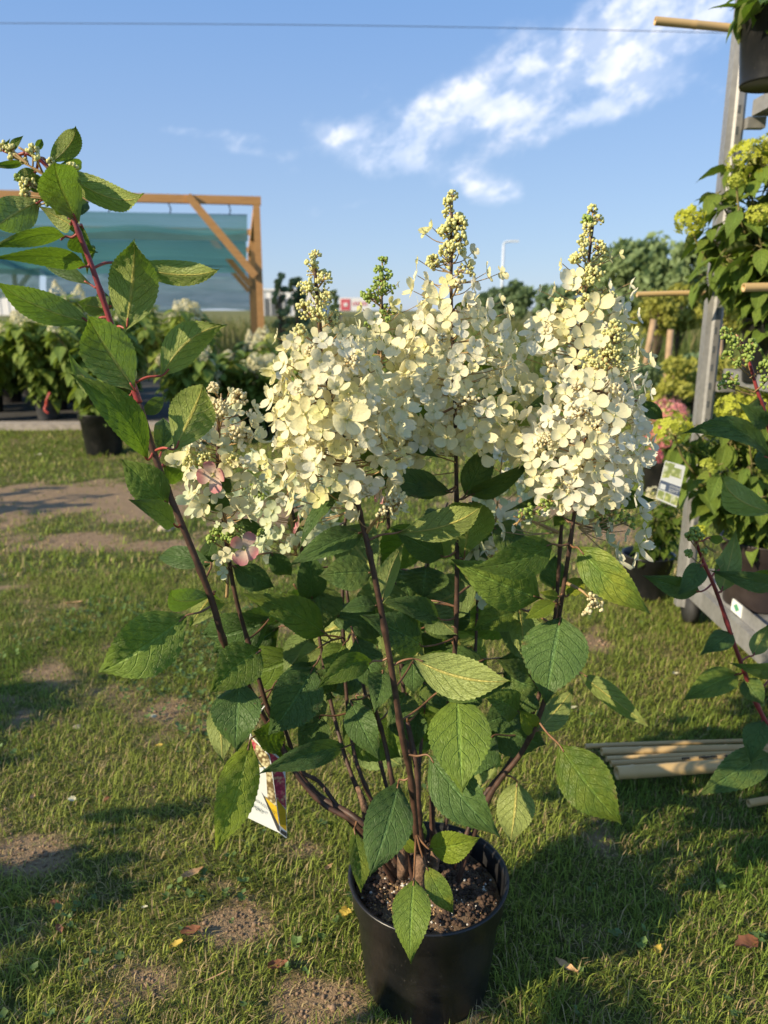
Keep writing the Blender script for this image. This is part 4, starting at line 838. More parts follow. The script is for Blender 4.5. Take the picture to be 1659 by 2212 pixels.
leaves(0, 400, 1.4745, [
    (290, 375, 437, 160, 120, o(U, sweep=-.10, bend=.06)), (330, 400, 832, 532, 140, o(U, bend=.05, sweep=-.14, d=(.93, .87))), (455, 720, 330, 385, 225, o(U, roll=.2, d=(.93, .86), bend=.12)),
    (480, 735, 568, 892, 120, o(sweep=.25, d=(.95, .98), roll=.4)), (385, 805, -20, 892, 85, o(sweep=.17, d=(.93, .86), roll=-.5)), (505, 980, -25, 950, 95, o(sweep=.15, d=(.93, .84), roll=-.5)),
    (545, 1095, 262, 915, 95, o(D_, d=(.97, 1.02))), (545, 1318, 20, 1078, 165, o(U, sweep=.10, d=(.94, .86), roll=-.25)), (745, 1345, 795, 850, 255, o(U, d=(.93, .88), roll=-.15)), (700, 960, 1252, 985, 135, o(U, sweep=-.13, d=(.96, .93), roll=.3)),
    (525, 860, 515, 1005, 75, o(bend=.2)), (800, 1715, 532, 1300, 265, o(U, d=(.93, .87), fold=.35, roll=.15)), (955, 1625, 1308, 1343, 190, o(U, sweep=.09, d=(.95, .93), roll=.2)), (765, 1745, 428, 1508, 90, o(U, sweep=.1, d=(.95, .96), roll=.6)),
    (868, 2120, 455, 1655, 190, o(d=(.93, .88), sweep=.06, roll=.3, fold=.4)), (1030, 2060, 1192, 1698, 235, o(U, d=(.93, .89), roll=-.1)), (655, 1320, 590, 1130, 85, o(D_, d=(.97, 1.0))), (245, 590, -5, 745, 185, o(U, d=(.93, .88), sweep=-.05)),
    (140, 372, -45, 388, 42, o(d=(.94, .92))), (330, 392, 480, 372, 65, o(d=(.96, 1.0))), (330, 600, 440, 775, 75, o(U, d=(.96, .99))), (200, 300, 245, 235, 40, o(d=(.95, .96))), (60, 300, 125, 220, 40, o(d=(.93, .92))), (20, 300, 55, 235, 26, o(d=(.93, .92))),
    (420, 735, 250, 640, 110, o(U, d=(.95, .98))), (640, 1230, 780, 1120, 90, o(D_, d=(.97, 1.0))), (640, 1220, 470, 1190, 95, o(U, d=(.96, .95), sweep=.1)), (830, 1850, 960, 1760, 80, o(D_, d=(.97, 1.0))), (270, 500, 140, 480, 90, o(d=(.94, .93))), (400, 690, 520, 600, 80, o(D_, d=(.95, .99))), (215, 420, 90, 470, 70, o(U, d=(.94, .93))),
    (950, 2080, 960, 1890, 120, o(D_, d=(.99, 1.03))), (800, 1700, 700, 1540, 90, o(D_, d=(.99, 1.03))), (960, 2150, 1060, 2240, 90, o(d=(.97, 1.0)))])
leaves(0, 1700, 1.843, [(1240, 590, 895, 252, 255, o(d=(.95, .93), mt=M_LEAFQ)), (1295, 745, 985, 548, 150, o(D_, d=(.94, .87), roll=.5)), (1580, 1250, 1238, 1190, 170, o(U, d=(.97, .90), sweep=.22, roll=-.3))])
leaves(300, 1900, 1.3825, [
    (620, 775, 132, 1112, 305, o(d=(.95, .90), mt=M_LEAFQ, roll=-.25, fold=.28)), (775, 645, 655, 805, 175, o(U, d=(.98, 1.03))), (1025, 965, 745, 1210, 225, o(d=(.98, .93), sweep=.06)), (915, 1130, 888, 1525, 245, o(D_, d=(1.0, .94))),
    (790, 1235, 815, 1590, 145, o(U, d=(1.04, 1.0))), (970, 1465, 788, 2078, 205, o(Y_, d=(1.02, .93), roll=-.3, fold=.2, bend=.05)), (1500, 1502, 1005, 1662, 130, o(d=(1.02, .94), sweep=.07, roll=-.4, mt=M_LEAFB)), (1320, 1060, 1075, 1440, 265, o(D_, d=(1.06, 1.0))),
    (1390, 880, 962, 648, 175, o(d=(1.05, 1.0), roll=.35, mt=M_LEAF)), (870, 500, 1105, 628, 135, o(D_, d=(1.04, 1.05))), (755, 490, 440, 440, 115, o(D_, d=(1.0, 1.04))), (815, 205, 758, 55, 115, o(D_, d=(1.04, 1.02))), (800, 90, 860, 20, 90, o(D_, d=(1.05, 1.06))),
    (1310, 690, 1285, 395, 155, o(D_, d=(1.1, 1.07))), (1160, 1480, 980, 1420, 150, o(d=(1.06, 1.02))), (1330, 1090, 1450, 1200, 150, o(D_, d=(1.1, 1.12))), (1170, 1620, 1040, 1470, 160, o(d=(1.08, 1.05))), (1360, 1330, 1240, 1570, 170, o(D_, d=(1.12, 1.06))),
    (770, 330, 720, 520, 80, o(D_, d=(1.05, 1.05))), (1080, 430, 1200, 560, 100, o(D_, d=(1.08, 1.1))), (880, 250, 1060, 330, 70, o(D_, d=(1.06, 1.08)))])
leaves(1000, 1900, 1.508, [
    (690, 342, 245, 532, 150, o(D_, d=(.97, .91), roll=.3)), (582, 60, 275, 432, 70, o(D_, d=(.95, .90), roll=.7)), (745, 590, 418, 602, 195, o(D_, d=(.99, .97), roll=.2)), (885, 350, 1418, 168, 185, o(U, d=(.96, .90), sweep=-.10, roll=.2)),
    (1290, 505, 1345, 150, 290, o(U, d=(1.1, 1.02), fold=.35)), (1170, 495, 875, 335, 160, o(D_, d=(1.09, 1.03))), (792, 780, 908, 410, 115, o(U, d=(.97, 1.0), roll=.5)), (775, 790, 552, 812, 95, o(D_, d=(.97, .95), roll=.5)),
    (1150, 872, 785, 755, 135, o(D_, d=(1.09, 1.03), roll=.3)), (1045, 1035, 688, 845, 225, o(D_, d=(1.06, 1.0))), (1062, 545, 1040, 745, 265, o(D_, d=(1.18, 1.14))), (985, 1108, 1578, 1245, 245, o(U, d=(.97, .90), sweep=-.06, roll=-.15, fold=.3)),
    (1120, 1320, 1570, 1262, 115, o(D_, d=(1.03, .96), roll=.4)), (745, 1122, 405, 1295, 145, o(d=(.97, .92), sweep=.14, roll=-.3)), (640, 985, 785, 1325, 190, o(D_, d=(1.08, 1.04))), (570, 1015, 462, 1205, 160, o(d=(1.08, 1.04))), (425, 1035, 285, 1125, 105, o(U, d=(1.1, 1.1))),
    (945, 1320, 845, 1500, 205, o(D_, d=(1.06, 1.0))), (985, 1120, 985, 1325, 135, o(D_, d=(1.05, 1.03))), (800, 1180, 760, 1420, 170, o(D_, d=(1.05, .99))), (640, 1330, 700, 1560, 150, o(D_, d=(1.1, 1.05))), (1200, 930, 1330, 800, 130, o(D_, d=(1.16, 1.18))),
    (1250, 560, 1480, 640, 130, o(D_, d=(1.1, 1.14))), (900, 560, 780, 500, 120, o(D_, d=(1.2, 1.22))), (1500, 740, 1640, 820, 120, o(D_, d=(1.15, 1.12))), (1050, 1250, 1180, 1420, 160, o(D_, d=(1.1, 1.06))), (380, 560, 300, 700, 140, o(D_, d=(1.15, 1.12))), (620, 840, 500, 900, 110, o(D_, d=(1.18, 1.2)))])
leaves(1200, 2000, 1.185, [
    (1140, 465, 730, 298, 205, o(d=(1.03, 1.0), roll=-.2, mt=M_LEAFQ, fold=.15)), (1195, 208, 828, 322, 170, o(d=(1.0, .94), sweep=-.05, mt=M_LEAF)), (1315, 225, 1660, 542, 165, o(d=(1.0, .95), roll=.2, mt=M_LEAFQ)), (1235, 558, 1162, 962, 272, o(D_, d=(1.02, .95), roll=.1, fold=.12, bend=.05)),
    (1215, 478, 1070, 562, 72, o(Y_, d=(1.02, 1.0))), (1230, 458, 1138, 438, 45, o(Y_, d=(1.02, 1.01))), (1268, 455, 1345, 368, 82, o(Y_, d=(1.03, 1.05))), (1325, 820, 1662, 1062, 95, o(U, d=(1.08, 1.0), sweep=-.08, roll=.5)), (1225, 1155, 1528, 1545, 215, o(d=(1.0, .93), roll=.25, fold=.15)),
    (1040, 1008, 878, 912, 135, o(Y_, d=(1.08, 1.04), mt=M_LEAFQ)), (1112, 1095, 1045, 1000, 92, o(Y_, d=(1.05, 1.02))), (1125, 1095, 1292, 905, 130, o(U, d=(1.07, 1.12))), (1040, 515, 1062, 760, 115, o(U, d=(1.1, 1.08))), (1200, 425, 1210, 262, 122, o(D_, d=(1.2, 1.2))), (605, 1208, 942, 1602, 205, o(D_, d=(.98, .90), roll=.25)),
    (1028, 1332, 1000, 1628, 165, o(U, d=(1.06, 1.0))), (240, 950, 372, 1232, 135, o(D_, d=(1.06, 1.0))), (1040, 1010, 862, 1062, 155, o(D_, d=(1.12, 1.08))), (1092, 835, 945, 760, 95, o(D_, d=(1.08, 1.04))), (745, 915, 770, 1385, 262, o(d=(1.02, .91), mt=M_LEAFQ, roll=.0, fold=.15, bend=.07)),
    (960, 820, 1150, 905, 150, o(D_, d=(1.12, 1.1))), (1100, 900, 1020, 1010, 120, o(D_, d=(1.14, 1.12))), (590, 560, 760, 660, 120, o(D_, d=(1.15, 1.12))), (420, 1000, 560, 1130, 130, o(D_, d=(1.13, 1.1))), (830, 880, 760, 980, 120, o(D_, d=(1.1, 1.05))), (560, 1000, 540, 1180, 110, o(D_, d=(1.1, 1.06)))])
leaves(1200, 3100, 1.3825, [
    (548, 28, 388, 562, 232, o(D_, d=(1.0, .90), roll=-.2, fold=.14)), (300, 300, 348, 645, 112, o(d=(1.0, .94), roll=-.3)), (712, 408, 995, 350, 155, o(Y_, d=(.98, .95), roll=.3, bend=.10)), (630, 572, 608, 1040, 188, o(d=(.94, .86), mt=M_LEAFQ, fold=.15, bend=.12)),
    (694, 500, 852, 780, 118, o(d=(.95, .92), mt=M_LEAFQ)), (655, 410, 605, 150, 125, o(D_, d=(1.04, 1.04))), (640, 430, 560, 330, 60, o(Y_, d=(1.0, 1.01)))])
# leaves among the flowers
leaves(1000, 700, 1.3825, [
    (1290, 1250, 1560, 1385, 130, o(U, d=(1.08, 1.04))), (1060, 1745, 640, 1660, 150, o(D_, d=(1.05, .98))), (1110, 1755, 690, 1752, 100, o(D_, d=(1.06, .99), roll=.4)), (1190, 1772, 1340, 1480, 150, o(D_, d=(1.1, 1.12))), (1212, 1772, 1562, 1590, 100, o(D_, d=(1.1, 1.06), roll=.5)),
    (580, 1500, 765, 1662, 62, o(d=(.98, .93))), (1180, 1050, 1330, 1062, 62, o(d=(1.1, 1.04))), (980, 1330, 900, 1280, 70, o(d=(1.05, 1.0))), (480, 1150, 590, 1110, 40, o(d=(.98, .93))), (430, 1440, 400, 1520, 60, o(d=(.97, .92))), (1130, 740, 1240, 690, 40, o(d=(1.1, 1.06))),
    (880, 1480, 1040, 1560, 60, o(D_, d=(1.05, 1.0))), (1290, 1240, 1480, 1195, 90, o(D_, d=(1.12, 1.12)))])
leaves(2000, 700, 1.3825, [
    (600, 1775, 858, 1800, 105, o(D_, d=(1.05, 1.0))), (365, 1808, 40, 1848, 52, o(D_, d=(1.05, 1.0), roll=.6)), (770, 1250, 905, 1352, 80, o(D_, d=(1.05, 1.05))), (290, 1240, 145, 1290, 70, o(D_, d=(1.1, 1.06))), (420, 1560, 270, 1620, 60, o(D_, d=(1.03, 1.0))), (300, 1560, 210, 1530, 70, o(D_, d=(1.08, 1.05))), (560, 1960, 620, 1900, 90, o(D_, d=(1.1, 1.1))), (350, 1890, 300, 1940, 60, o(d=(1.03, 1.02)))])
# inner leaves in the dense middle of the bush
q = random.Random(77)
for i in range(56):
    px, py, d = q.uniform(570, 1150), q.uniform(1090, 1600), q.uniform(1.10, 1.36); L = q.uniform(110, 180); a = q.uniform(-2.8, -.3)
    bp = P(px, py, d); tp = P(px + L * math.cos(a), py - L * math.sin(a) * .7, d + q.uniform(-.06, .05))
    big_leaf(bp, tp, L * .55 * mpp(bp), roll=q.uniform(-.7, .7), side=q.choice((1, 1, -1)), mt=q.choice((M_LEAFB, M_LEAF)), seed=i, NL=22)
VST_MAIN = list(VSTEMS)

# ------------------------------------------------------------------ panicles
def floret_mesh(name, m_, seed, cup=.25, npet=4):
    r = random.Random(seed); b = MB(); sz = [r.uniform(.42, .52), r.uniform(.36, .48)] * 2
    for k in range(npet):
        an = k * 2 * math.pi / npet + r.uniform(-.14, .14); L = sz[k] * r.uniform(.9, 1.08); W = L * r.uniform(.74, 1.06); c = cup * r.uniform(.0, 2.3); tl = r.uniform(-.28, .28); wv = r.uniform(.0, .035); pt = r.uniform(.75, 1.25); zo = (k % 2) * .02
        prof = ((0, .05), (.12, .18), (.34, .36), (.58, .49), (.8, .46), (.93, .30), (1.0, .10)); V = []; UV = []
        for v, hw in prof:
            for u in (-1, -.45, .45, 1):
                x = L * v - (.03 * L if abs(u) < .5 and v == 1.0 else 0); y = u * hw * W * (1 if v < .6 else 1 - (1 - pt) * -(v - .6) * 1.2 if pt < 1 else 1)
                z = zo + c * L * v * v * .8 + tl * y + (.05 if abs(u) == 1 else 0) * L * c * 3 + .012 * math.sin(v * 9 + k) + wv * u * math.sin(v * 7 + k * 2)
                V.append((x * math.cos(an) - y * math.sin(an), x * math.sin(an) + y * math.cos(an), z)); UV.append((.5 + .5 * u, v))
        F = [(i * 4 + j, i * 4 + j + 1, (i + 1) * 4 + j + 1, (i + 1) * 4 + j) for i in range(len(prof) - 1) for j in range(3)]
        b.add(V, F, UV)
    b.ball((0, 0, .035), .035, 1); return b.me(name, [m_, M_BUDW])
FL = {k: [floret_mesh('floret', m_, 100 * i + j, .16 + .06 * j, 4 if j < 7 else 3) for j in range(8)] for i, (k, m_) in enumerate((('c', M_PETAL), ('w', M_PETALW), ('y', M_PETALY), ('p', M_PETALP), ('g', M_PETALG)))}
# folded, half open florets: the same four petals cupped strongly
for k, m_ in (('c', M_PETAL), ('w', M_PETALW), ('y', M_PETALY)): FL[k] += [floret_mesh('floret', m_, 900 + j, .75 + .1 * j) for j in range(2)]
NFL = [0]
def buds(parent, c, rad, n, size, m_, seed, axis=None, name='bud_cluster'):
    r = random.Random(seed); b = MB(); c = Vector(c); ax = axis if axis is not None else c + Vector((0, .01, -rad * 1.2))
    for i in range(n):
        d = Vector((r.gauss(0, 1), r.gauss(0, 1), r.gauss(.35, .8))).normalized() * r.uniform(.55, 1.0); p = c + d * rad
        b.ball(p, size * r.uniform(.65, 1.35), 0, r.uniform(.9, 1.25))
        if i % 3 == 0: b.tube([c - (c - ax).normalized() * rad * .6, p], .0006, 3, False, 1)
    return b.build(name, [m_, M_RACHIS], parent)

class Panicle:
    """axis from foot to tip, radius profile in photo pixels at points of the axis"""
    def __init__(s, axis, prof, seed, parent=hyd):
        s.pts = [P(*a) for a in axis]; s.px = axis; s.prof = prof; s.r = random.Random(seed); s.o = empty('panicle', s.pts[0], parent)
        S = spline(s.pts, 8); s.S = S; s.extra = MB(); s.back = MB(); s.placed = []
        s.cum = [0]
        for a, c in zip(S, S[1:]): s.cum.append(s.cum[-1] + (c - a).length)
        s.L = s.cum[-1]
    def at(s, t):
        x = t * s.L; i = max(0, min(len(s.S) - 2, int(np.searchsorted(s.cum, x)) - 1)); f = (x - s.cum[i]) / max(1e-9, s.cum[i + 1] - s.cum[i]); return s.S[i].lerp(s.S[i + 1], f)
    def R(s, t): return float(np.interp(t, [p[0] for p in s.prof], [p[1] for p in s.prof])) * mpp(s.at(t))
    def t_of(s, py):
        best = min(range(101), key=lambda i: abs(s.pix(s.at(i / 100))[1] - py)); return best / 100
    @staticmethod
    def pix(p):
        v = p - Vector((0, 0, CAMZ)); z = v.y * math.cos(PITCH) - v.z * math.sin(PITCH); yy = v.y * math.sin(PITCH) + v.z * math.cos(PITCH); return 829.5 + FPX * v.x / z, 1106 - FPX * yy / z
    def surf(s, px, py, k=.92):
        """where a line of sight meets the flower head; its outward direction"""
        t = s.t_of(py + 8); a = s.at(t); Rr = s.R(t); x = (px - s.pix(a)[0]) * mpp(a)
        dy = -math.sqrt(max(0, Rr * Rr - x * x)) * k; p = P(px, py, a.y + dy); n = Vector((x, dy - .25 * Rr, .35 * Rr)); n = n.normalized() if n.length > 1e-6 else Vector((0, -1, .3)).normalized()
        return p, n, a
    def floret(s, p, n, dia, kind, obj=True, jitter=.30, link_axis=True, spin=None):
        r = s.r; n = (n + Vector((r.gauss(0, jitter), r.gauss(0, jitter), r.gauss(0, jitter)))).normalized(); a = n.orthogonal().normalized(); M = Matrix((a, n.cross(a), n)).transposed().to_4x4()
        M = Matrix.Translation(p) @ M @ Matrix.Rotation(r.uniform(0, 6.28) if spin is None else spin, 4, 'Z') @ Matrix.Scale(dia, 4)
        lst = FL[kind]; me = lst[min(len(lst) - 1, int(r.random() ** 1.1 * len(lst)))]
        if obj and NFL[0] < 300:
            ob = link('floret', me, s.o); ob.matrix_basis = M; NFL[0] += 1
        else:
            uv = me.uv_layers[0].data; lv = {}
            for pl in me.polygons:
                for li in pl.loop_indices: lv[me.loops[li].vertex_index] = tuple(uv[li].uv)
            mi = {'c': 0, 'w': 1, 'y': 2, 'p': 3, 'g': 4}[kind]
            off = len(s.back.v); s.back.v += [tuple(M @ v.co) for v in me.vertices]; s.back.uv += [lv.get(i, (0, 0)) for i in range(len(me.vertices))]
            for pl in me.polygons: s.back.f.append(tuple(i + off for i in pl.vertices)); s.back.mi.append(mi if pl.material_index == 0 else 5)
        if link_axis:
            t = s.t_of(s.pix(p)[1] + 25); ax = s.at(t)
            if (ax - p).length < .085: s.extra.tube(spline([ax, ax.lerp(p, .55) - Vector((0, 0, .004)), p - n * dia * .04], 3), [.0011, .0011, .001, .0009, .0008, .0007, .0007][:7], 4, False)
        s.placed.append((p, dia))
    def fill(s, n, dia, kinds, t0=0, t1=1, front=True, depth=.9):
        r = s.r; tries = 0; got = 0
        while got < n and tries < n * 40:
            tries += 1; t = t0 + (t1 - t0) * r.random(); Rr = s.R(t)
            if r.random() > (Rr / max(1e-6, max(q[1] for q in s.prof) * mpp(s.at(t)))) ** .8: continue
            a = r.uniform(-1.75, 1.75) if front else r.uniform(1.75, 4.5)
            q = depth * r.uniform(.62, 1.02) ** .6 * (r.uniform(1.05, 1.28) if r.random() < .16 else 1); d = Vector((math.sin(a), -math.cos(a), 0)); p = s.at(t) + d * Rr * q + Vector((0, 0, r.uniform(-.006, .006)))
            dd = dia * mpp(s.at(t)) * r.uniform(.74, 1.22)
            if any((p - c).length < .30 * (dd + e) * .9 for c, e in s.placed): continue
            nn = (d + Vector((0, 0, r.uniform(-.1, .75)))).normalized(); u = r.random(); kk = kinds[int(u * len(kinds))]
            s.floret(p, nn, dd, kk, obj=front, link_axis=(got % 2 == 0)); got += 1
    def explicit(s, ox, oy, sc, rows):
        f = .54 / sc
        for row in rows:
            px, py, dia = ox * .54 + row[0] * f, oy * .54 + row[1] * f, row[2] * f; p, n, a = s.surf(px, py); s.floret(p, n, dia * mpp(p) * 1.13, row[3] if len(row) > 3 else ('w' if s.r.random() < .4 else 'c'), jitter=.22)
    def clusters(s, ox, oy, sc, rows):
        f = .54 / sc
        for i, row in enumerate(rows):
            px, py, dia = ox * .54 + row[0] * f, oy * .54 + row[1] * f, row[2] * f; p, n, a = s.surf(px, py, row[5] if len(row) > 5 else .8); m_ = row[3] if len(row) > 3 else M_BUDW
            k = mpp(p); buds(s.o, p, dia * .5 * k, row[4] if len(row) > 4 else int((18 + dia * .5) * 1.0), 3.7 * k, m_, i * 31 + int(px), a)
            s.extra.tube(spline([a - Vector((0, 0, .012)), a.lerp(p, .6) - Vector((0, 0, .006)), p], 3), .0013, 4, False)
    def tip(s, t0, t1, n, dia0, dia1, m_):
        """bud whorls narrowing towards the tip"""
        for i in range(n):
            t = t0 + (t1 - t0) * i / (n - 1); d = dia0 + (dia1 - dia0) * i / (n - 1); a = s.at(t); k = mpp(a); an = i * 2.4
            off = Vector((math.cos(an), math.sin(an) * .8 - .3, 0)) * d * .55 * k * (1 if i < n - 1 else .1); c = a + off + Vector((0, 0, .002))
            buds(s.o, c, d * .5 * k, int(16 + d * .45), 3.2 * k, m_, i * 17 + int(d), a); s.extra.tube([a - Vector((0, 0, .008)), c], .0011, 4, False)
    def done(s):
        if s.back.v:
            s.back.build('florets_behind', [M_PETAL, M_PETALW, M_PETALY, M_PETALP, M_PETALG, M_BUDW], s.o, kind='stuff')
        if s.extra.v: s.extra.build('flower_stalks', [M_RACHIS], s.o)
        st = MB(); n = len(s.S); st.tube(s.S, [.0026 - .0014 * i / (n - 1) for i in range(n)], 7); st.build('rachis', [M_RACHIS], s.o)

R2 = (1000, 700, 1.3825); R3 = (2000, 700, 1.3825); R0 = (0, 0, .54)
# panicle left of centre, in front
p1 = Panicle([(768, 1100, .955), (740, 950, .955), (712, 850, .955), (690, 700, .955), (680, 556, .955)], ((0, 90), (.12, 135), (.3, 150), (.48, 140), (.62, 105), (.75, 60), (.85, 30), (1, 14)), 1)
p1.explicit(*R2, ((390, 1030, 135), (300, 1325, 205), (535, 1350, 215), (440, 1100, 145), (120, 1245, 140), (510, 960, 130), (145, 900, 85), (235, 920, 100), (500, 865, 110), (655, 1010, 120), (350, 1640, 135), (235, 1790, 185), (565, 1670, 165), (555, 1790, 115), (430, 1610, 115), (200, 1620, 140), (190, 1700, 120),
    (210, 1400, 140), (590, 1265, 105), (640, 1150, 130), (300, 1440, 120), (400, 920, 120), (190, 1040, 130), (700, 1080, 120), (260, 1180, 110), (270, 1940, 110, 'p'), (320, 1900, 130), (290, 1580, 110), (480, 1180, 110), (150, 1480, 110), (680, 1230, 110), (330, 1740, 100)))
p1.clusters(*R2, ((290, 1195, 110), (560, 1275, 120), (370, 1520, 120), (340, 970, 80), (650, 1290, 110), (380, 780, 110, M_BUD, 40), (290, 735, 80, M_BUD, 26), (280, 870, 90, M_BUD, 28), (425, 680, 70, M_BUD, 20), (330, 630, 90, M_BUD, 30), (420, 560, 70, M_BUD, 16), (560, 1030, 100), (640, 1750, 80)))
p1.tip(.76, 1, 9, 54, 28, M_BUD); p1.fill(80, 56, 'ccwwcy', .1, .72)
p1.fill(46, 58, 'ccwy', .28, .66, depth=.8); p1.fill(55, 58, 'ccw', .05, .75, front=False); p1.done()
# centre panicle, tallest
p2 = Panicle([(987, 1020, 1.1), (982, 850, 1.1), (975, 650, 1.1), (977, 424, 1.1)], ((0, 125), (.1, 160), (.25, 165), (.42, 130), (.58, 92), (.66, 55), (.74, 30), (.85, 24), (1, 12)), 2)
p2.explicit(*R2, ((1045, 690, 150), (1140, 1000, 125), (1340, 930, 165), (1240, 950, 115), (1310, 745, 150), (960, 1190, 140), (1365, 1285, 155), (1090, 1450, 145), (1185, 1365, 115), (1275, 1440, 160), (1410, 1470, 160), (940, 1490, 115), (865, 1645, 95), (1455, 900, 120), (1390, 540, 95), (1310, 540, 110), (1235, 610, 125), (1200, 500, 140),
    (1160, 430, 110, 'y'), (1235, 425, 90), (1090, 590, 110, 'y'), (1005, 290, 85, 'y'), (965, 325, 60, 'y'), (920, 555, 120), (900, 640, 110), (1450, 1045, 120), (970, 1110, 110), (1010, 1050, 110), (1260, 790, 130), (1160, 850, 120), (1110, 1180, 110), (1390, 700, 110), (1020, 1310, 120), (1190, 690, 100), (1430, 760, 90), (990, 580, 100), (930, 470, 50, 'y'), (1400, 1160, 110), (1090, 790, 120), (1300, 1290, 110), (1150, 1090, 110), (1230, 1080, 80)))
p2.clusters(*R2, ((1200, 1255, 150), (1010, 480, 85, M_BUD), (1165, 360, 90, M_BUD, 30), (1090, 405, 95, M_BUD, 32), (1080, 310, 70, M_BUD, 18), (1150, 610, 80), (1060, 910, 80), (1230, 730, 60), (1150, 300, 90, M_BUD), (990, 1530, 80), (1110, 270, 70, M_BUD), (1160, 240, 70, M_BUD, 20)))
p2.tip(.74, 1, 9, 50, 26, M_BUD); p2.fill(95, 54, 'ccwcy', .1, .66)
p2.fill(55, 58, 'ccw', .05, .7, front=False); p2.done()
# between them, further back
p3 = Panicle([(832, 1010, 1.13), (828, 880, 1.15), (822, 720, 1.17), (826, 566, 1.19)], ((0, 150), (.2, 180), (.45, 150), (.6, 85), (.7, 46), (.85, 30), (1, 12)), 3)
p3.explicit(*R2, ((850, 870, 130), (720, 870, 120), (940, 800, 115), (865, 1090, 130), (850, 1320, 140), (815, 605, 50, 'y'), (780, 720, 90, 'y'), (830, 760, 100, 'y'), (620, 740, 80, 'y'), (600, 840, 120), (640, 900, 120), (760, 950, 120), (690, 800, 100), (900, 1230, 110), (780, 1180, 120), (930, 960, 110), (725, 1130, 110), (725, 1470, 110), (800, 1000, 110), (930, 720, 100), (900, 1380, 120), (800, 1430, 110), (960, 1390, 110), (700, 1540, 110, 'w'), (1020, 1230, 110), (930, 1290, 120), (640, 1400, 110), (770, 1540, 100, 'w'), (1000, 1120, 110), (880, 1160, 120), (720, 1250, 110), (1040, 1400, 100), (760, 1380, 100), (860, 950, 110)))
p3.clusters(*R2, ((700, 640, 110, M_BUDG, 34), (755, 560, 80, M_BUDG, 26), (640, 660, 60, M_BUDG, 14), (760, 1450, 110), (700, 1320, 110), (880, 1540, 100), (640, 1460, 80), (840, 1470, 90)))
p3.tip(.62, 1, 9, 50, 22, M_BUDG); p3.fill(95, 58, 'cccwy', .1, .62); p3.fill(30, 56, 'ccw', .05, .6, front=False); p3.done()
# tall right panicle
p4 = Panicle([(1216, 1070, 1.16), (1234, 900, 1.16), (1258, 680, 1.16), (1281, 456, 1.16)], ((0, 70), (.15, 110), (.3, 130), (.5, 128), (.64, 100), (.72, 60), (.8, 34), (.9, 24), (1, 12)), 4)
p4.explicit(*R3, ((340, 1090, 130), (455, 890, 135), (240, 970, 175), (405, 610, 120), (300, 640, 125), (600, 625, 115), (535, 735, 150), (410, 780, 130), (620, 720, 110), (680, 740, 120), (340, 490, 85, 'y'), (660, 440, 65, 'y'), (600, 460, 75, 'y'), (415, 560, 90), (420, 470, 60, 'y'), (230, 800, 100), (280, 770, 100), (250, 880, 100), (220, 640, 80), (350, 850, 100, 'y'), (730, 650, 90, 'w'), (760, 780, 100, 'w'),
    (60, 900, 130), (60, 1010, 130), (140, 1000, 100, 'w'), (240, 1180, 100), (720, 600, 70, 'w'), (345, 1220, 90), (690, 800, 110, 'w'), (190, 910, 80), (110, 1110, 90, 'w')))
p4.clusters(*R3, ((530, 560, 110, M_BUD, 34), (470, 690, 80, M_BUD), (330, 720, 80, M_BUD), (490, 590, 60, M_BUD), (460, 380, 70, M_BUD, 24), (560, 440, 90, M_BUD, 26), (270, 860, 80), (300, 1070, 120), (410, 470, 60, M_BUD), (620, 680, 60, M_BUD), (480, 250, 60, M_BUDG)))
p4.tip(.72, 1, 10, 50, 24, M_BUD); p4.fill(80, 54, 'ccwcy', .15, .68); p4.fill(45, 58, 'cww', .1, .7, front=False); p4.done()
# lower right panicle, in front of the tall one
p5 = Panicle([(1243, 1110, 1.02), (1254, 1010, 1.02), (1275, 880, 1.02), (1314, 726, 1.02)], ((0, 60), (.12, 110), (.3, 140), (.5, 130), (.66, 90), (.78, 52), (.9, 36), (1, 18)), 5)
p5.explicit(*R3, ((630, 1330, 155), (520, 1265, 130), (520, 1130, 130), (625, 1120, 125), (525, 1490, 145), (745, 1440, 155, 'w'), (350, 1440, 125), (270, 1360, 105), (170, 1580, 120), (650, 1650, 155, 'w'), (520, 1640, 150), (560, 1800, 145, 'w'), (830, 1040, 115), (770, 1600, 125, 'w'), (430, 1540, 120), (760, 1270, 120, 'w'), (590, 1440, 120), (730, 880, 95, 'y'), (560, 920, 90), (750, 980, 90), (800, 1150, 110, 'w'), (720, 1150, 110), (840, 1480, 100, 'w'), (690, 1250, 110), (830, 1200, 90, 'w'), (360, 1210, 100), (700, 1760, 90, 'w'), (760, 1360, 110, 'w'), (430, 1130, 100), (620, 1560, 110, 'w'), (300, 1310, 90), (180, 1480, 70), (790, 1530, 110, 'w')))
p5.clusters(*R3, ((440, 1330, 150), (540, 1060, 120, M_BUD), (640, 900, 130, M_BUD, 60), (620, 1000, 120, M_BUD, 46), (400, 1690, 120), (250, 1480, 110), (430, 1180, 90), (640, 1190, 90), (680, 1020, 80, M_BUD), (460, 1620, 80), (640, 840, 90, M_BUD, 34), (540, 1390, 80), (360, 1740, 70)))
p5.tip(.8, 1, 5, 56, 30, M_BUD); p5.fill(66, 56, 'cwwc', .08, .74); p5.fill(45, 58, 'www', .05, .75, front=False); p5.done()
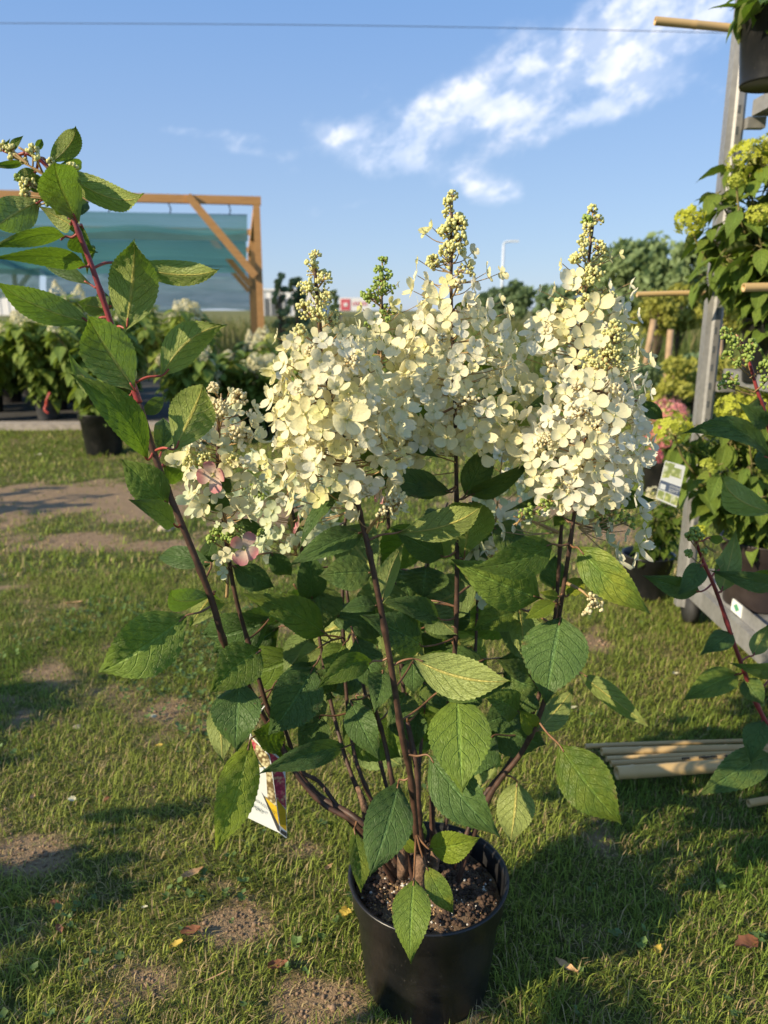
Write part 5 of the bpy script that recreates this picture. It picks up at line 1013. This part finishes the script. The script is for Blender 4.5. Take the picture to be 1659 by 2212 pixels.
# small panicle at the left with reddened florets
R8 = (700, 1500, 2.6018)
p6 = Panicle([(486, 1130, 1.06), (480, 1040, 1.06), (474, 960, 1.07), (478, 850, 1.07)], ((0, 60), (.3, 95), (.6, 95), (.8, 70), (1, 40)), 6)
p6.explicit(*R8, ((835, 340, 170), (640, 370, 190), (350, 620, 190, 'g'), (455, 690, 150), (690, 740, 130), (240, 1020, 170, 'w'), (395, 1040, 330, 'p'), (190, 1330, 260, 'g'), (190, 670, 130), (310, 490, 100), (560, 550, 150), (830, 500, 170, 'c'), (730, 890, 140), (570, 170, 90), (850, 620, 120, 'g'), (150, 1220, 170, 'g'), (220, 1430, 150, 'g'), (700, 560, 140, 'c'), (780, 420, 120)))
p6.clusters(*R8, ((400, 140, 130, M_BUDW, 40), (660, 240, 200, M_BUDW, 50), (460, 340, 210, M_BUDW, 60), (330, 240, 100, M_BUDW, 20), (420, 430, 140), (640, 620, 220, M_BUDW, 50), (150, 900, 140, M_BUD, 30), (300, 870, 160, M_BUD, 40), (600, 880, 140, M_BUD, 24), (270, 770, 110), (500, 400, 120), (740, 640, 140)))
p6.fill(24, 54, 'cg', .1, .9); p6.fill(16, 54, 'cg', .0, .9, front=False); p6.done()
p7 = Panicle([(490, 1290, 1.06), (493, 1230, 1.06), (498, 1140, 1.06)], ((0, 40), (.5, 75), (1, 55)), 7)
p7.explicit(*R8, ((715, 1800, 320, 'p'), (560, 1590, 170, 'c'), (540, 1870, 170, 'c'), (470, 1900, 160, 'c'), (500, 2060, 150, 'g'), (440, 1560, 90, 'g')))
p7.clusters(*R8, ((420, 1640, 160, M_BUDG, 30), (560, 1700, 180, M_BUDG, 34), (670, 1620, 160, M_BUDG, 26), (900, 1650, 90, M_BUDG, 14), (380, 1720, 110, M_BUDG, 16))); p7.done()
# pale florets in the shade behind, low at the left
p8 = Panicle([(640, 1200, 1.26), (630, 1130, 1.27), (620, 1040, 1.28), (615, 960, 1.28)], ((0, 70), (.3, 110), (.7, 110), (1, 60)), 8)
p8.explicit(*R8, ((880, 1390, 180, 'w'), (1020, 1420, 210, 'g'), (960, 1560, 230, 'g'), (740, 1430, 150, 'g'), (1150, 1800, 160, 'g'), (1210, 1720, 130, 'w'), (900, 860, 170, 'c'), (960, 900, 150, 'y'), (850, 960, 150, 'c'), (970, 1050, 140, 'y'), (800, 1090, 110, 'g'), (640, 1270, 150, 'g'), (1090, 1640, 170, 'g'), (880, 1170, 120, 'g'), (1120, 1290, 150, 'w')))
p8.clusters(*R8, ((800, 1140, 200, M_BUDG, 40), (900, 1230, 170, M_BUDG, 30), (560, 930, 120, M_BUDG, 20))); p8.fill(34, 54, 'ggc', .05, .95); p8.fill(16, 54, 'gg', .0, 1, front=False); p8.done()
# shaded florets low on the right, and behind
p9 = Panicle([(1250, 1140, 1.06), (1300, 1110, 1.06), (1350, 1090, 1.06), (1370, 1060, 1.06)], ((0, 20), (.4, 60), (1, 60)), 9)
p9.explicit(*R3, ((650, 2120, 160, 'w'), (770, 2050, 150, 'w'), (600, 1930, 120, 'w'), (590, 2020, 110, 'g'), (700, 1970, 100, 'g'), (470, 1890, 110, 'g'), (780, 1870, 110, 'w'), (520, 1960, 110, 'g'), (800, 1970, 130, 'w'), (740, 2130, 110, 'w')))
p9.clusters(*R3, ((640, 1870, 120, M_BUDG, 24), (560, 1850, 110, M_BUDG, 20), (700, 1920, 110, M_BUDG, 20), (520, 1830, 80, M_BUDG, 12))); p9.done()
p10 = Panicle([(1050, 1290, 1.3), (1065, 1180, 1.31), (1075, 1080, 1.31), (1085, 985, 1.31)], ((0, 40), (.4, 62), (.8, 50), (1, 20)), 10)
p10.fill(26, 54, 'gwg', .0, 1); p10.fill(14, 54, 'gw', 0, 1, front=False); p10.done()
p11 = Panicle([(1205, 1150, 1.02), (1160, 1130, 1.0), (1110, 1115, .98)], ((0, 12), (.5, 40), (1, 36)), 11)
p11.explicit(*R3, ((30, 1975, 95, 'w'), (160, 1905, 70, 'g'), (330, 1860, 70, 'c'), (85, 1960, 60, 'w')))
p11.clusters(*R3, ((190, 1860, 110, M_BUDG, 26), (250, 1830, 90, M_BUDG, 20), (130, 1870, 80, M_BUDG, 14), (290, 1800, 80, M_BUDG, 14))); p11.done()
p12 = Panicle([(792, 1150, .955), (815, 1120, .93), (850, 1090, .92)], ((0, 12), (.5, 40), (1, 36)), 12)
p12.explicit(*R2, ((720, 1770, 100, 'p'), (590, 1890, 110, 'w'), (835, 1845, 70, 'c'), (780, 1870, 75, 'c'), (840, 1775, 50, 'c')))
p12.clusters(*R2, ((790, 1800, 110, M_BUDW, 26), (750, 1850, 70, M_BUDW, 16), (830, 1810, 80, M_BUDW, 18), (720, 1880, 40, M_BUDW, 6))); p12.done()
p13 = Panicle([(1225, 1260, 1.02), (1255, 1275, 1.0), (1272, 1290, .99)], ((0, 10), (1, 26)), 13)
p13.clusters(1200, 2000, 1.185, ((1390, 470, 60, M_BUDW, 16), (1410, 500, 60, M_BUDW, 18), (1370, 520, 50, M_BUDW, 12), (1345, 535, 26, M_BUDW, 4), (1420, 455, 40, M_BUDW, 8))); p13.done()
# green budding tip of the left stem
p14 = Panicle([(130, 400, .93), (92, 350, .925), (40, 318, .92)], ((0, 30), (.5, 40), (1, 20)), 14)
p14.clusters(0, 400, 1.4745, ((195, 300, 75, M_BUD, 34), (215, 340, 50, M_BUD, 16), (75, 330, 60, M_BUD, 24), (140, 360, 55, M_BUD, 20), (165, 500, 95, M_BUD, 44), (150, 560, 70, M_BUD, 22), (425, 400, 70, M_BUD, 30), (20, 280, 60, M_BUD, 20), (65, 285, 45, M_BUD, 16), (110, 460, 50, M_BUDG, 16), (300, 365, 40, M_BUD, 12), (215, 620, 50, M_BUD, 10), (250, 530, 45, M_BUDG, 10), (285, 610, 40, M_BUDG, 8)))
p14.done()

# ------------------------------------------------------------------ second hydrangea, right front, its pot outside the picture
B2_ = Vector((1.08, 1.30, 0))
hy2 = empty('potted_hydrangea', B2_); tag(hy2, 'hydrangea with red stems and green buds reaching in from the right edge', 'potted plant')
b = MB(); b.lathe(pot_profile(.125, .20), tuple(B2_), 40); b.disc((B2_.x, B2_.y, .165), .117, 40, 1); b.build('pot', [M_POT, M_SOIL], hy2)
b2 = Vector((B2_.x, B2_.y, .16))
stem([b2 + Vector((-.03, 0, 0)), (1760, 1700, 1.28), (1655, 1560, 1.25), (1600, 1430, 1.23), (1550, 1285, 1.22), (1520, 1215, 1.21), (1500, 1160, 1.2)], .0046, .0026, M_STEMRED, hy2)
stem([b2 + Vector((.0, .02, 0)), (1800, 1500, 1.3), (1720, 1200, 1.28), (1662, 930, 1.26), (1635, 840, 1.25), (1612, 760, 1.25), (1592, 725, 1.25)], .0044, .002, M_STEMRED, hy2)
leaves(2300, 1900, 1.474, [
    (965, 1172, 648, 1312, 165, o(Y_, d=(1.24, 1.18), mt=M_LEAFQ)), (1110, 1435, 1035, 1692, 145, o(D_, d=(1.25, 1.19))), (1165, 1650, 742, 1892, 200, o(D_, d=(1.25, 1.17), sweep=.05)), (740, 688, 412, 600, 135, o(D_, d=(1.21, 1.16))), (748, 530, 608, 712, 125, o(D_, d=(1.2, 1.15))),
    (862, 690, 952, 328, 135, o(U, d=(1.22, 1.26))), (1200, 655, 835, 578, 115, o(D_, d=(1.26, 1.2))), (930, 935, 750, 1052, 125, o(D_, d=(1.23, 1.18))), (1190, 1150, 922, 1115, 95, o(d=(1.27, 1.2), mt=M_LEAFQ)), (1050, 1065, 1145, 880, 105, o(U, d=(1.24, 1.26))), (1005, 1195, 1112, 1355, 135, o(D_, d=(1.24, 1.2))),
    (785, 370, 885, 385, 55, o(d=(1.2, 1.22))), (1160, 560, 1010, 690, 90, o(Y_, d=(1.27, 1.3))), (850, 560, 950, 470, 90, o(U, d=(1.22, 1.27)))], parent=hy2)
leaves(2000, 700, 1.3825, [(1500, 1570, 1005, 1432, 135, o(D_, d=(1.27, 1.2), sweep=.14, roll=.3)), (1530, 1870, 1205, 1638, 160, o(U, d=(1.27, 1.2), sweep=.08)), (1485, 1385, 1335, 1268, 105, o(D_, d=(1.26, 1.22))), (1500, 1640, 1440, 1500, 130, o(D_, d=(1.27, 1.3))), (1470, 1260, 1350, 1300, 80, o(D_, d=(1.26, 1.24)))], parent=hy2)
p15 = Panicle([(1640, 860, 1.255), (1612, 770, 1.25), (1590, 722, 1.25)], ((0, 60), (.5, 45), (1, 14)), 15, hy2)
p15.clusters(*R3, ((1260, 890, 80, M_BUDG, 26), (1310, 930, 80, M_BUDG, 26), (1260, 1000, 60, M_BUDG, 20), (1390, 970, 90, M_BUDG, 32), (1360, 1020, 80, M_BUDG, 24), (1310, 1045, 50, M_BUDG, 14), (1270, 1140, 110, M_BUDG, 36), (1230, 1160, 60, M_BUDG, 14), (1460, 1060, 90, M_BUDG, 26), (1470, 1140, 80, M_BUDG, 22), (1400, 925, 50, M_BUDG, 14), (1240, 860, 40, M_BUDG, 12))); p15.done()
p16 = Panicle([(1515, 1205, 1.21), (1500, 1150, 1.2)], ((0, 26), (1, 16)), 16, hy2)
p16.clusters(2300, 1900, 1.474, ((705, 335, 60, M_BUDG, 26), (670, 365, 45, M_BUDG, 16), (740, 360, 45, M_BUDG, 16), (670, 465, 50, M_BUDG, 18), (760, 450, 45, M_BUDG, 14), (700, 375, 40, M_BUDG, 12))); p16.done()

# ------------------------------------------------------------------ printed plant labels
class Card:
    def __init__(s, tl, tr, br, bl, d, th=.0006, tilt=(0, 0)):
        s.c = [P(*a, d + k) for a, k in zip((tl, tr, br, bl), (tilt[0], tilt[1], tilt[1], tilt[0]))]
        s.n = (s.c[1] - s.c[0]).cross(s.c[3] - s.c[0]).normalized()
        if s.n.y > 0: s.n = -s.n
        s.th = th
    def at(s, u, v, off=0.0):
        a, b_, c, d = s.c; return (a.lerp(b_, u)).lerp(d.lerp(c, u), 1 - v) + s.n * off
    def body(s, name, mats, parent):
        b = MB(); V = []; k = 7; pts = []
        for (u, v, a0) in ((.05, .04, math.pi), (.95, .04, 1.5 * math.pi), (.95, .96, 0), (.05, .96, .5 * math.pi)):
            for i in range(4): a = a0 + i / 3 * math.pi / 2; pts.append((u + .05 * math.cos(a), v + .04 * math.sin(a)))
        n = len(pts); V = [s.at(u, v, 0) for u, v in pts] + [s.at(u, v, -s.th) for u, v in pts]
        b.add(V, [tuple(range(n)), tuple(reversed(range(n, 2 * n)))] + [(i, n + i, n + (i + 1) % n, (i + 1) % n) for i in range(n)]); return b.build(name, mats, parent, False)
    def patch(s, name, poly, m_, parent, off=.0004):
        b = MB(); b.add([s.at(u, v, off) for u, v in poly], [tuple(range(len(poly)))], poly); return b.build(name, [m_], parent, False)
    def text(s, body, u, v, size, m_, parent, ang=0.0, off=.0006):
        cu = bpy.data.curves.new('printed_text', 'FONT'); cu.body = body; cu.size = size; cu.extrude = .00001; cu.materials.append(m_)
        x = (s.at(1, .5) - s.at(0, .5)).normalized(); y = s.n.cross(x); x, y = x * math.cos(ang) + y * math.sin(ang), y * math.cos(ang) - x * math.sin(ang)
        M = Matrix((x, y, s.n)).transposed().to_4x4(); M.translation = s.at(u, v, off)
        tmp = bpy.data.objects.new('printed_text', cu); C.objects.link(tmp); me = bpy.data.meshes.new_from_object(tmp); bpy.data.objects.remove(tmp)
        ob = bpy.data.objects.new('printed_text', me); C.objects.link(ob); adopt(ob, parent); ob.matrix_basis = M; return ob
M_CARD = simple('label_card', (.78, .80, .78), .35, .03, 5); M_INKG = simple('label_ink', (.035, .075, .085), .5, .1, 5); M_YEL = simple('label_yellow', (.72, .48, .03), .4, .18, 90); M_LGREY = simple('label_grey_band', (.06, .06, .06), .4, .2, 20); M_LGREEN = simple('label_green', (.03, .20, .10), .4, .1, 20)
def print_mat(name, a, b_, c, sc):
    m, t = mat(name); co = t.n('ShaderNodeTexCoord').outputs['Object']; vo = t.n('ShaderNodeTexVoronoi', {'Vector': co, 'Scale': sc, 'Randomness': 1.0}); k = t.noise(co, sc * .35, 3)
    return finish(m, t, t.mix(t.mr(k, .45, .6), t.mix(t.mr(vo.outputs['Distance'], .2, .7), a, b_), t.mix(t.mr(vo.outputs['Distance'], .2, .8), c, b_)), .35)
M_PH1 = print_mat('label_photo_cream', (.72, .66, .40), (.16, .11, .05), (.62, .52, .30), 170); M_PH2 = print_mat('label_photo_pink', (.78, .12, .20), (.45, .05, .10), (.72, .50, .30), 190); M_PH3 = print_mat('label_photo_lime', (.62, .66, .22), (.30, .36, .12), (.70, .72, .55), 90)
cA = Card((540, 1586), (583, 1632), (607, 1801), (515, 1757), 1.04, tilt=(.0, -.012))
la = empty('plant_label', cA.at(.5, 1)); tag(la, 'folded picture label with pink, cream and yellow print hanging left of the pot', 'label')
cA.body('card', [M_CARD], la)
cA.patch('photo', [(.04, .98), (.95, .98), (.99, .36), (.86, .33), (.6, .40), (.35, .47), (.16, .56), (.05, .66)], M_PH1, la); cA.patch('photo', [(.03, .97), (.34, .97), (.20, .75), (.05, .68)], M_PH2, la, .0006)
cA.patch('grey_band', [(.55, .43), (.66, .38), (.985, .10), (.985, .02), (.93, .03)], M_LGREY, la, .0007); cA.patch('yellow_panel', [(.66, .385), (.99, .35), (.985, .11)], M_YEL, la, .0006)
cA.patch('leaf_logo', [(.27, .455), (.36, .475), (.46, .43), (.38, .40)], M_LGREEN, la, .0007); cA.patch('leaf_logo', [(.14, .56), (.20, .53), (.23, .46), (.15, .49)], M_LGREEN, la, .0007)
cA.text('HYDRANGEA PANICULATA', .09, .285, .0046, M_INKG, la, R(-3)); cA.text('Candlelight\u00ae', .10, .195, .0068, M_INKG, la, R(-3))
cB = Card((575, 1612), (616, 1646), (620, 1812), (590, 1790), 1.052, tilt=(.0, .008))
cB.body('card', [M_CARD], la); cB.patch('photo', [(.03, .97), (.6, .97), (.97, .78), (.97, .40), (.5, .42), (.03, .5)], M_PH2, la); cB.patch('yellow_panel', [(.03, .45), (.45, .43), (.97, .38), (.97, .10), (.3, .12)], M_YEL, la, .0006); cB.patch('grey_band', [(.2, .05), (.97, .08), (.97, .02), (.5, .02)], M_LGREY, la, .0005)
b = MB(); b.tube(spline([cA.at(.05, .97), P(545, 1560, 1.04), P(560, 1540, 1.05), P(575, 1522, 1.06)]), .0012, 5); b.build('strap', [M_CARD], la)
f = .54 / 7.373; cv = lambda x, y: (2580 * .54 + x * f, 1800 * .54 + y * f)
cC = Card(cv(600, 310), cv(1200, 480), cv(930, 1700), cv(320, 1440), 2.12, .001)
lb = empty('plant_label', cC.at(.5, 1)); tag(lb, 'tilted picture label with blue band hanging from the plant at the rack foot', 'label')
cC.body('card', [M_CARD], lb); cC.patch('photo', [(.02, .98), (.5, .98), (.35, .62), (.04, .56)], M_PH3, lb); cC.patch('photo', [(.45, .9), (.85, .9), (.9, .68), (.4, .68)], M_PH3, lb, .0006); M_BLUE = simple('label_blue', (.10, .13, .20), .4, .1, 10)
cC.patch('blue_band', [(.01, .50), (.99, .50), (.99, .27), (.01, .27)], M_BLUE, lb); cC.patch('photo', [(.05, .42), (.30, .42), (.30, .29), (.05, .29)], M_CARD, lb, .0008)
for u0 in (.02, .36, .69): cC.patch('photo', [(u0, .25), (u0 + .30, .25), (u0 + .30, .04), (u0, .04)], M_PH3, lb)
cC.text('STRONG', .45, .405, .0088, M_CARD, lb, off=.0012); cC.text('SOFT', .45, .30, .0125, M_CARD, lb, off=.0012)
f2 = .54 / 3.161; cw = lambda x, y: (2600 * .54 + x * f2, 1900 * .54 + y * f2)
cD = Card(cw(905, 1900), cw(1110, 1910), cw(1090, 2110), cw(960, 2090), G(1565, 1400).y, .001); ld = empty('plant_label', cD.at(.5, 1)); tag(ld, 'small red and yellow label on the grass below the rack tray', 'label')
cD.body('card', [M_CARD], ld); cD.patch('photo', [(.02, .97), (.4, .97), (.4, .2), (.1, .2)], M_REDP, ld); cD.patch('yellow_panel', [(.7, .97), (.97, .97), (.97, .1), (.75, .1)], M_YEL, ld); 

# ------------------------------------------------------------------ bamboo canes lying on the grass
f3 = .54 / 2.2978; cx = lambda x, y: (2350 * .54 + x * f3, 2900 * .54 + y * f3)
for i, (a, c, rz, lab) in enumerate((((-20, 196), (1700, 142), 17, 'thinnest bamboo cane at the back of the bundle on the grass'), ((130, 246), (1760, 206), 28, 'second bamboo cane from the back of the bundle on the grass'), ((175, 312), (1700, 250), 19, 'slim reddish bamboo cane in the middle of the bundle on the grass'),
                              ((215, 358), (1900, 262), 22, 'bamboo cane with black marker writing in the bundle on the grass'), ((268, 440), (1950, 318), 44, 'thickest bamboo cane at the front of the bundle on the grass'))):
    r_ = rz * f3 * .00117 * 1.3; z = r_ + .034; A, D = G(*cx(*a), z), G(*cx(*c), z)
    cn = cane(A, D, r_, lab, ((.11, .52), (.22, .7), (.33, .81), (.45, .8), (.09, .55))[i], 'bamboo canes lying on the grass', 10 + i)
    if i == 3:
        d = (D - A).normalized(); up = Vector((0, -.5, .86)); b = MB(); q = random.Random(6)
        for x0, x1 in ((850, 920), (1010, 1170), (1245, 1275)):
            for x in np.arange(x0, x1, 9):
                c0 = A + d * ((x - 215) / (1900 - 215) * (D - A).length) + up * r_ * 1.01; w_ = Vector((q.uniform(-.5, .5), 0, 0)) * .004; hgt = q.uniform(.25, .65) * r_; s2 = Vector((0, .86, .5))
                b.tube([c0 - s2 * hgt + w_, c0 + s2 * hgt * .2, c0 + s2 * hgt * q.uniform(-.2, 1) + d * .003], .0007, 4)
        b.build('marker_writing', [M_INK], cn)
A, D = G(*cx(1480, 722), .03), G(*cx(1980, 660), .03); cane(A, D, .0085, 'pale bamboo cane lying alone on the grass, right of the pot', (.5,), 'bamboo canes lying on the grass', 20)

# ------------------------------------------------------------------ small things on the grass
M_DRY = simple('dry_leaf', (.26, .105, .05), .8, .4, 60, trans=.15, tcol=(.4, .15, .05)); M_DRYY = simple('yellow_leaf', (.58, .42, .07), .7, .25, 60, trans=.2, tcol=(.6, .4, .05)); M_TAN = simple('tan_leaf', (.48, .30, .15), .8, .3, 60); M_PALE = simple('pale_petal', (.46, .44, .30), .7, .15, 60); M_STONE = simple('pebble', (.40, .33, .25), .85, .25, 50, 200, .5, .002)
def bit(name, label, cat, px, py, L, W, m_, ang, group, seed, curl=.5, lift=.016):
    r = random.Random(seed); p = G(px, py); p.z = float(height_of(np.array([p.x]), np.array([p.y]))[0]) + lift; b = MB(); d = Vector((math.cos(ang), math.sin(ang), r.uniform(-.1, .2))).normalized(); s = d.cross(Vector((0, 0, 1))).normalized(); n = s.cross(d); V = []; UV = []
    for i in range(9):
        v = i / 8; hw = W * .5 * math.sin(math.pi * (.06 + .88 * v)) * (1 + .22 * math.sin(i * 2.3 + seed))
        for u in (-1, -.5, 0, .5, 1): V.append(p + d * L * (v - .5) + s * u * hw + n * (curl * W * (.5 * u * u + .3 * math.sin(3 * v + seed + u)) + .3 * curl * L * (v - .5) ** 2)); UV.append((.5 + .5 * u, v))
    b.add(V, [(j * 5 + i, j * 5 + i + 1, j * 5 + i + 6, j * 5 + i + 5) for j in range(8) for i in range(4)], UV); b.build(name, [m_], label=label, category=cat, group=group)
f4 = .54 / 1.185; cz = lambda x, y: (x * f4, 3000 * .54 + y * f4)
for i, (x, y, L, W, m_, an, nm, lab) in enumerate(((510, 280, .016, .010, M_DRY, 1.2, 'dry_leaf', 'small brown dry leaf in grass, highest of the scraps left of the label'), (288, 893, .030, .012, M_DRY, 2.2, 'dry_leaf', 'curled reddish brown dry leaf in the grass at lower left'), (910, 920, .034, .018, M_DRY, .3, 'dry_leaf', 'reddish dry leaf scrap on the bare earth patch'),
        (920, 655, .046, .016, M_TAN, .7, 'dry_leaf', 'long pale brown dry leaf above the bare earth patch'), (1320, 1080, .034, .022, M_DRY, .2, 'dry_leaf', 'ragged pinkish brown dry leaf left of the pot foot'), (840, 982, .024, .018, M_DRYY, .4, 'fallen_petal', 'crumpled yellow scrap at the left rim of the bare patch'), (1640, 835, .020, .022, M_DRYY, 1.3, 'fallen_petal', 'yellow fallen petal close to the left side of the pot'),
        (345, 280, .018, .016, M_PALE, .2, 'fallen_petal', 'pale yellow fallen petal in the lit grass at left'), (262, 768, .016, .010, M_DRY, .2, 'dry_leaf', 'tiny brown leaf scrap beside clover at lower left'), (160, 262, .018, .010, M_TAN, 1.5, 'dry_leaf', 'tan leaf scrap in the grass near the left edge'), (1560, 610, .020, .010, M_TAN, .8, 'dry_leaf', 'thin tan leaf on bare soil beside the pot rim'), (690, 800, .012, .009, M_PALE, 0, 'fallen_petal', 'tiny white petal in grass above the bare earth patch'),
        (1010, 1130, .05, .003, M_TAN, .5, 'dry_straw', 'pale straw stalk lying left of the pot foot'), (520, 1240, .05, .003, M_DRYY, 1.5, 'dry_straw', 'orange straw stalk standing at the bottom edge of the lawn'))):
    bit(nm, lab, nm.replace('_', ' '), *cz(x, y), L, W, m_, an, 'scraps on the lawn', i)
for i, (px, py, L, W, m_, an, nm, lab) in enumerate(((1222, 1938 + 175, .042, .012, M_TAN, -.7, 'dry_leaf', 'tan strip of dry leaf in shaded grass right of the pot'), (1418, 1990 + 85, .020, .014, M_DRYY, 1.0, 'fallen_petal', 'yellow petal in the shaded grass at lower right'), (384, 2395 - 1000, .022, .016, M_DRYY, .2, 'fallen_petal', 'yellow petal on the sunny lawn left of the hydrangea'), (630, 1357, .034, .014, M_DRY, .1, 'dry_leaf', 'reddish dry leaf on bare soil behind the stems'),
        (345, 2300 - 1000 + 330, .018, .012, M_DRYY, .1, 'fallen_petal', 'yellow petal among clover left of the dark leaves'), (332, 1565, .020, .014, M_PALE, .3, 'fallen_petal', 'white petal in the grass left of the folded label'), (1235, 1543, .030, .008, M_PALE, .1, 'fallen_petal', 'white scrap in shaded grass behind the right stems'), (1458, 1463, .022, .014, M_PALE, .3, 'fallen_petal', 'pale petal in the shaded lawn before the rack'), (1350, 1265, .028, .016, M_TAN, .2, 'dry_leaf', 'tan leaf on the worn lawn left of the rack foot'), (160, 1312, .06, .022, M_TAN, .2, 'dry_leaf', 'clump of tan dry leaf in the grass at left'), (82, 985, .05, .03, M_PALE, .2, 'fallen_petal', 'white scrap on the shadow edge before the large pot'), (1610, 2062, .05, .026, M_DRY, .3, 'dry_leaf', 'dark brown dead leaf in shade at the lower right'))):
    bit(nm, lab, nm.replace('_', ' '), px, py, L, W, m_, an, 'scraps on the lawn', 40 + i)
def pebble(label, px, py, r_, sq, seed, m_):
    p = G(px, py); b = MB(); q = random.Random(seed); V = []; 
    for v in ICO_V: V.append(v)
    me = bpy.data.meshes.new('pebble'); import bmesh; bm = bmesh.new(); bmesh.ops.create_icosphere(bm, subdivisions=3, radius=1)
    for v in bm.verts:
        k = 1 + .32 * mnoise.noise(v.co * 1.6 + Vector((seed, 0, 0))) + (.22 if r_ > .02 else .06) * mnoise.noise(v.co * 4 + Vector((seed, 3, 0))); v.co = Vector((v.co.x * r_ * k * 1.4, v.co.y * r_ * k, v.co.z * r_ * sq * k))
    bm.to_mesh(me); bm.free(); me.materials.append(m_); me.shade_smooth(); link('pebble', me, None, (p.x, p.y, r_ * sq * .3), label=label, category='stone', group='stones on the bare earth')
M_CLOD = simple('earth_clod', (.36, .25, .15), .95, .3, 60, 260, .8, .004)
pebble('flat crumbling lump of tan earth at the bare patch', *cz(1125, 855), .030, .26, 3, M_CLOD); pebble('smooth pale pebble touching the tan earth lump', *cz(1237, 872), .0085, .8, 5, M_STONE); pebble('grey pebble in the worn lawn left of the leaning red stem', 168, 1573, .010, .7, 8, M_STONE); pebble('dark stone on the path left of the small panicle', 358, 1145, .03, .7, 9, M_STONE)

# ------------------------------------------------------------------ unseen plants added left of the view to shade the lawn and the pot
def shade_plant(x, y, h, seed, lab, w=.3):
    r = random.Random(seed); rack_plant(lab, x, y, 0, .13, .22, M_POT, [(r.uniform(-w, w), r.uniform(-w, w), h * r.uniform(.7, 1.0)) for _ in range(9)], M_FLY, LV_D, seed, leafL=.15, dens=.99, group='unseen shrubs added for shade')
for i, (x, y, h) in enumerate(((-.98, .02, 1.0), (-1.6, -.55, 1.2), (-2.1, 1.25, .8), (-3.7, 3.5, 1.2), (-4.5, 3.3, 1.25), (-5.3, 3.2, 1.2), (-1.6, .70, .6))): shade_plant(x, y, h, 200 + i, 'unseen potted shrub added for shade outside the left edge, %s counted from the camera' % ('second', 'first', 'fourth', 'fifth', 'sixth', 'seventh', 'third')[i])
